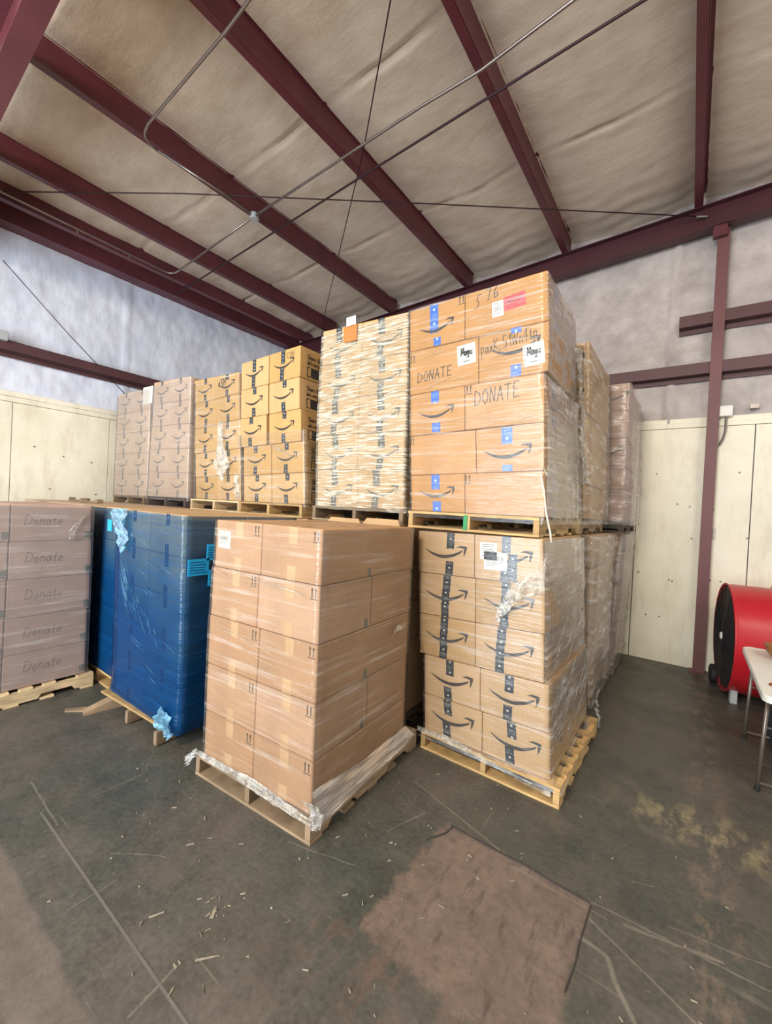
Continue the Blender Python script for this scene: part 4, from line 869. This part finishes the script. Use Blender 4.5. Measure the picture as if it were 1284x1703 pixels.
# open flaps between the front load and the whitish stack
fl = Box(W0, [(-2.62, 1.38), (-1.78, 1.38), (-1.78, 1.683), (-2.62, 1.683)], 2.70, .115, K_WARM, 'box top with raised flaps behind the front load', None)
for a, b2_, t_ in ((-.40, -.02, .022), (.0, .38, .030)):
    link('flap', [(a, -.06, .303), (b2_, -.06, .303), (b2_-.03, -.05, .303+t_*1.8), (a+.04, -.05, .303+t_*1.8), (a, -.054, .303), (b2_, -.054, .303), (b2_-.03, -.044, .303+t_*1.8), (a+.04, -.044, .303+t_*1.8)], BF, K_WARM, fl.o)
fl.tape('F', -.16, .25, .30, .05)

# ================================================================== STACK B: blue film
ZB = [1.700, 1.39, 1.08, .76, .45, .135]
rB = [[(-4.02+.01*i, -3.48, -4.02+.01*i, -3.47, ZB[i+1], ZB[i+1], ZB[i], ZB[i]), (-3.475, -2.925+.01*i, -3.465, -2.93+.01*i, ZB[i+1], ZB[i+1], ZB[i], ZB[i])] for i in range(5)]
bb = rows_box(W0, rB, 1.60, .50, [K_WARM], 'dark-taped box seen through blue film', 'blue-wrapped pallet, front side', 'boxes inside the blue film')
bb2 = rows_box(W0, rB, 2.105, .52, [K_WARM], 'dark-taped box seen through blue film', 'blue-wrapped pallet, back side', 'boxes inside the blue film')
for row in bb:
    for b in row: h = b.H(); b.tape('F', .0, h*.7, h-.003, .055); b.tape('F', .0, .003, h*.25, .055)
bp_ = empty('wooden_pallet', (-3.52, 1.54, 0), R(3)); tag(bp_, 'worn pallet without lower front board under the blue-wrapped load', 'pallet', PALG)
st, top, top2, bot = pallet_meshes(WOOD_Y); 
for sx, yy in ((-.46, .10), (-.03, -.02), (.44, -.045)): part('stringer', st, bp_, (sx, yy, -.004), 0, WOOD_B)
for k, yy in enumerate([.0, .175, .33, .49, .65, .81, 1.0]): part('top_board', top if k in (0, 6) else top2, bp_, (0, yy, 0), 0)
for yy in (.5, 1.0): part('bottom_board', bot, bp_, (0, yy, 0), 0)
o = MB().hexa([(-.50, -.14, 0), (-.42, -.16, 0), (-.36, .12, 0), (-.46, .14, 0), (-.50, -.14, .02), (-.42, -.16, .02), (-.36, .10, .10), (-.46, .12, .10)]).build('broken_board', WOOD_B, bp_)
o = MB().hexa([(-.64, -.21, 0), (-.60, -.23, 0), (-.42, -.06, 0), (-.48, -.03, 0), (-.64, -.21, .012), (-.60, -.23, .012), (-.42, -.06, .022), (-.48, -.03, .022)]).build('broken_board', WOOD_B, bp_)
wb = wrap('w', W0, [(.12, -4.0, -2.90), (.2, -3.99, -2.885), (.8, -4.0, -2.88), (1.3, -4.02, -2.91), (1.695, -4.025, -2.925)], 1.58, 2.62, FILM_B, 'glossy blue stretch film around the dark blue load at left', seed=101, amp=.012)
bunch(wb, ([(-4.04, 1.565, 1.70), (-4.02, 1.56, 1.56), (-3.90, 1.56, 1.45), (-3.84, 1.56, 1.33)], [(-3.76, 1.565, 1.71), (-3.79, 1.56, 1.60), (-3.75, 1.56, 1.47), (-3.80, 1.56, 1.33)]), FILM_BW, 'film_bunch', .022, 21)
bunch(wb, ([(-3.05, 1.57, .30), (-2.95, 1.565, .24), (-2.88, 1.56, .15)], [(-3.2, 1.57, .16), (-3.1, 1.565, .12), (-2.92, 1.56, .10)]), FILM_BW, 'film_bunch', .022, 23)
sg = []
for k in range(22): a = -3.88+random.uniform(0, .12); z = 1.28-random.uniform(0, .25); l = random.uniform(.05, .14); sg.append([(a, 1.556, z), (a+l*.5, 1.552, z-l*.75), (a+l, 1.556, z-l*1.5)])
for k in range(26): a = -3.85+random.uniform(0, .6); z = 1.15-(a+3.85)*.6-random.uniform(-.06, .10); l = random.uniform(.03, .10); sg.append([(a, 1.556, z), (a+l*.5, 1.552, z-l*.6), (a+l, 1.556, z-l*1.15)])
for k in range(14): a = random.uniform(-3.7, -3.1); z = random.uniform(.2, 1.6); l = random.uniform(.1, .3); sg.append([(a, 1.556, z), (a+l*.5, 1.554, z-l*.12), (min(a+l, -2.93), 1.556, z-l*.22)])
strands(wb, sg, FILM_BW, .0011)
BL = simple('blue_tinted_label', srgb(40, 170, 225), .4, 0, .05)
def lab_on_film(name, y0, y1, z0, z1, txt=None):
    o = MB().box(-2.878, -2.874, y0, y1, z0, z1).build('shipping_label', BL, None); o.parent = wb; q = MB()
    for k in range(5): q.box(-2.874, -2.8735, y0+.012, y1-random.uniform(.012, .05), z0+(z1-z0)*(.15+.16*k), z0+(z1-z0)*(.15+.16*k)+.006)
    p = q.build('label_print', simple('label_blue_print', srgb(12, 60, 110), .5), o)
lab_on_film('a', 1.595, 1.755, 1.265, 1.385); lab_on_film('b', 1.735, 1.85, 1.37, 1.49); lab_on_film('c', 1.755, 1.86, 1.18, 1.30)
o = MB().box(-4.16+.0, -4.075, 1.553, 1.557, 1.50, 1.60).build('shipping_label', BL); o.parent = wb
# B2: dark stack in the gap, behind left
b4 = simple_stack(W0, -5.12, -4.06, 1.70, .98, .135, 1.70, 5, K_WARM, ('dark-taped box', 'shadowed pallet in the gap beside the blue load'), 'boxes of the shadowed gap pallet', 2, 0)
for i, r_ in enumerate(b4):
    b = r_[1]; h = b.H(); b.tape('F', .06-.02*i, h*.1, h*.5, .055); b.tape('F', .08-.02*i, h*.75, h-.003, .055)
pallet(-4.60, 1.68, 0, 0, WOOD_Y, 'pallet in the shadowed gap between the Donate and the blue loads')
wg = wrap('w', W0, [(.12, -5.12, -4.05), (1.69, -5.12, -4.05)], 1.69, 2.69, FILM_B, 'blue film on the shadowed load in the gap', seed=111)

# ================================================================== STACK G: 'Donate' boxes, facing +x
GF = (-4.535, 0, R(90))
ZG = [1.700, 1.385, 1.065, .742, .430, .135]
rG = []
for i in range(5):
    a = .982-.004*i
    rG.append([(.44, a-.006, .44, a-.006, ZG[i+1], ZG[i+1], ZG[i], ZG[i]), (a, 1.560+(.012 if i in (1, 2) else 0), a, 1.555+(.012 if i in (1, 2) else 0), ZG[i+1]-0, ZG[i+1], ZG[i], ZG[i])])
gb = rows_box(GF, rG, 0, .50, [K_PINK], 'pinkish box marked Donate by hand', 'pallet at left picture edge', 'Donate boxes on the left pallet')
gb2 = rows_box(GF, rG, .505, .50, [K_PINK], 'pinkish box', 'rear of pallet at left picture edge', 'Donate boxes on the left pallet')
FAINT = simple('faint_marker', srgb(128, 98, 88), .7)
for i, row in enumerate(gb):
    b = row[1]; h = b.H(); b.text('F', 'Donate', .085, -.20+.01*i, h*.45, .006, FAINT, -.02, .15, .06); b.tape('F', b.Wd()/2-.028, .02, .085, .045, TAPE_DG)
    row[0].tape('F', row[0].Wd()/2-.028, .02, .085, .045, TAPE_DG)
pallet(-5.015, .43, 0, 0, WOOD_P, 'pale pine pallet under the Donate boxes')
wgf = wrap('w', GF, [(.14, .44, 1.57), (1.69, .44, 1.57)], 0, 1.0, FILM_P, 'thin dusty film around the Donate boxes', seed=121, amp=.006)
bunch(wgf, ([(-4.52, 1.53, 1.66), (-4.515, 1.42, 1.54), (-4.515, 1.37, 1.46), (-4.515, 1.38, 1.40)], [(-4.52, 1.54, 1.65), (-4.515, 1.46, 1.55), (-4.515, 1.43, 1.47), (-4.515, 1.41, 1.40)]), FILM_W, 'film_bunch', .012, 27, (1, 0, 0))
# more loads far left whose tops show
for xl, xr, y0 in ((-6.20, -5.16, 1.70), (-7.26, -6.24, 1.70), (-6.7, -5.65, .5)):
    simple_stack(W0, xl, xr, y0, .98, .135, 1.70 if y0 > 1 else 1.66, 5, K_PALE, ('plain tan box', {-6.20: 'low pallet just beyond the Donate load', -7.26: 'low pallet next to the left wall', -6.7: 'low pallet left of the Donate load'}[xl]), 'low pallets by the left wall', 2, 0)
    pallet((xl+xr)/2, y0-.02, 0, 0, WOOD_B, {-6.20: 'floor pallet just beyond the Donate load', -7.26: 'floor pallet next to the left wall', -6.7: 'floor pallet left of the Donate load'}[xl])
for k, (x, y) in enumerate(((-6.55, 2.1), (-6.0, 2.05))):
    o = MB().box(x-.28, x+.28, y-.03, y+.03, 1.703, 1.725).box(x-.28, x-.22, y-.03, y+.03, 1.725, 1.75).box(x+.2, x+.28, y-.03, y+.03, 1.725, 1.75).build('wood_batten', WOOD_B)
    tag(o, ['brown wooden batten lying on the low load by the left wall', 'brown wooden batten lying on the low load beyond Donate'][k], 'batten')
o = bevelled(MB().box(-6.35, -6.1, 1.0, 1.22, 1.665, 1.86).build('dark_case', M_BLUSH), .01); tag(o, 'dark blue-grey case standing on the load at the left edge', 'case')

# ================================================================== drum fan
fan = empty('drum_fan', (.35, 5.90, .62), R(-6)+R(12)); tag(fan, 'large red drum fan with black grille, between column and white table', 'fan')
def lathe(prof, n=48):
    """profile (x, r) revolved about local x"""
    m = MB(); 
    for x, r in prof:
        for j in range(n): w = 2*math.pi*j/n; m.v.append((x, r*math.cos(w), r*math.sin(w)))
    for i in range(len(prof)-1):
        for j in range(n): m.f.append((i*n+j, i*n+(j+1) % n, (i+1)*n+(j+1) % n, (i+1)*n+j))
    return m
lathe([(.0, .555), (-.008, .572), (0, .578), (.012, .572), (.03, .568), (.64, .568), (.66, .578), (.67, .572), (.66, .55), (.02, .55), (.0, .555)]).build('drum', M_RED, fan, smooth=True)
g = lathe([(.02, .0), (.02, .55), (.03, .55), (.03, 0)]); g.build('backing', M_BLACK, fan)
g = MB()
for r_ in [.07+.0305*k for k in range(16)]:
    g.tube([(-.004-.02*(1-r_/.56), r_*math.cos(w*math.pi/18), r_*math.sin(w*math.pi/18)) for w in range(37)], .003, 4)
for k in range(12): w = k*math.pi/6; g.tube([(-.018, .05*math.cos(w), .05*math.sin(w)), (-.002, .56*math.cos(w), .56*math.sin(w))], .005, 4)
g.build('grille', M_BLACK, fan)
lathe([(-.034, 0), (-.034, .035), (-.02, .042), (0, .042)], 20).build('hub_cap', M_WHITEB, fan, smooth=True)
lathe([(0, .0), (0, .14), (.06, .14), (.06, 0)], 20)
for y, x in ((.30, .02),):
    w_ = MB(); n = 20
    lathe([(-.0, 0), (-.0, .09), (.01, .105), (.06, .105), (.07, .09), (.07, 0)], 20).build('wheel', M_RUBBER, fan, (-.06, .31, -.515), smooth=True)
MB().box(-.03, .62, .27, .33, -.52, -.48).build('axle_bar', M_BLACK, fan)
for xx in (.06, .52): bevelled(MB().box(xx-.03, xx+.03, -.30, -.22, -.62, -.46).build('foot', M_GREY, fan), .006)
for a in (.5, 1.2, -.4): screw_ = MB().box(.0, .02, .572*math.cos(a), .572*math.cos(a)+.01, .572*math.sin(a), .572*math.sin(a)+.01).build('rivet', M_SCREW, fan)

# ================================================================== folding table
tb = empty('folding_table', (.43, 3.64, 0)); tag(tb, 'white plastic folding table with metal legs at the right edge', 'table')
def rrect(x0, x1, y0, y1, r, n=6):
    P = []
    for cx, cy, a0 in ((x1-r, y0+r, -90), (x1-r, y1-r, 0), (x0+r, y1-r, 90), (x0+r, y0+r, 180)):
        for k in range(n+1): a = R(a0+90*k/n); P.append((cx+r*math.cos(a), cy+r*math.sin(a)))
    return P
P = rrect(0, .76, 0, 1.38, .07); Pi = rrect(.022, .738, .022, 1.358, .06); n = len(P)
v = [(x, y, .70) for x, y in P]+[(x, y, .738) for x, y in P]+[(x, y, .742) for x, y in Pi]
v2 = rrect(.008, .752, .008, 1.372, .066); v = v[:2*n]+[(x, y, .744) for x, y in v2]+[(x, y, .741) for x, y in Pi]
fcs = [tuple(range(n))[::-1]]+[(i+k*n, (i+1) % n+k*n, (i+1) % n+(k+1)*n, i+(k+1)*n) for k in range(3) for i in range(n)]+[tuple(3*n+i for i in range(n))]
link('table_top', v, fcs, M_WHITEB, tb)
for y in (.27, 1.15):
    for x in (.06, .70): lg = MB().tube([(x, y, .70), (x-(.03 if x < .3 else -.03), y, .015)], .0125, 10).build('leg', M_LEGM, tb, smooth=True); MB().tube([(x-(.03 if x < .3 else -.03), y, .0), (x-(.03 if x < .3 else -.03), y, .03)], .017, 10).build('rubber_foot', M_RUBBER, lg)
    MB().tube([(.035, y, .06), (.725, y, .06)], .010, 8).build('cross_bar', M_LEGM, tb, smooth=True); MB().tube([(.05, y, .45), (.71, y, .45)], .008, 8).build('cross_bar', M_LEGM, tb, smooth=True)
bk = lathe([(.0, .0), (.0, .09), (.05, .135), (.10, .15), (.10, .143), (.052, .128), (.012, .085), (.012, 0)], 28)
bk.v = [(y, z, x) for x, y, z in bk.v]
o = empty('basket', (.70, 4.75, .743)); tag(o, 'brown shallow basket on the far end of the white table', 'basket'); bk.build('bowl', M_BASK, o, smooth=True)
MB().tube([(.15*math.cos(a*math.pi/12), .15*math.sin(a*math.pi/12), .10) for a in range(25)], .008, 6).build('rim', M_BASK, o, smooth=True)
o = empty('leather_glove', (.535, 3.93, .742)); tag(o, 'small brown leather item lying on the white table', 'glove')
m = lathe([(-.05, .0), (-.04, .018), (0, .026), (.05, .022), (.07, 0)], 14); m.v = [(x, y*1.3, max(z, 0)*.8) for x, y, z in m.v]; m.build('body', simple('brown_leather', srgb(140, 78, 48), .5), o, smooth=True)
tag(bevelled(MB().box(.62, .92, 4.6, 5.0, 0, .32).build('storage_crate', M_BLUSH), .01), 'dark crate under the white table', 'crate')
o = MB().box(.228, .24, 6.50, 6.56, 1.66, 1.78).build('latch_plate', M_COND); tag(o, 'small metal latch plate beside the red-brown column', 'latch')

# ================================================================== wood chips and scraps on the floor
m = MB(); cr = random.Random(8)
def chip(x, y, l, w, a, t=.004):
    ca, sa = math.cos(a), math.sin(a); P = [(-l/2, -w/2), (l/2, -w/2*.5), (l/2, w/2*.6), (-l/2, w/2)]
    B0 = [(x+ca*p-sa*q, y+sa*p+ca*q) for p, q in P]; m.hexa([(*p, .001) for p in B0]+[(*p, .001+t*cr.uniform(.5, 1.6)) for p in B0])
for cx, cy, s_, n in ((-1.55, 1.30, .10, 9), (-1.62, 1.08, .13, 22), (-1.55, .95, .10, 8), (-2.35, 1.25, .2, 18), (-1.9, 1.15, .2, 14), (-1.05, 2.35, .3, 26), (-1.15, 1.9, .15, 14), (-.6, 2.5, .3, 16), (-2.9, 1.35, .08, 8), (-.1, 2.4, .4, 22), (-.9, 1.2, .3, 14), (-1.5, .75, .35, 16), (-.05, 1.9, .25, 10)):
    for k in range(int(n*.6)): chip(cr.gauss(cx, s_), cr.gauss(cy, s_), cr.uniform(.005, .03), cr.uniform(.002, .008), cr.uniform(0, 6.28))
chip(-1.47, .97, .09, .006, .9); chip(-1.8, .93, .06, .006, 1.1); chip(-1.62, 1.09, .05, .018, 2.2); chip(-2.05, 1.22, .04, .010, .9)
tag(m.build('wood_debris', M_CHIP), 'pale wood splinters and paper scraps scattered on the dark floor', 'debris', None, 'stuff')
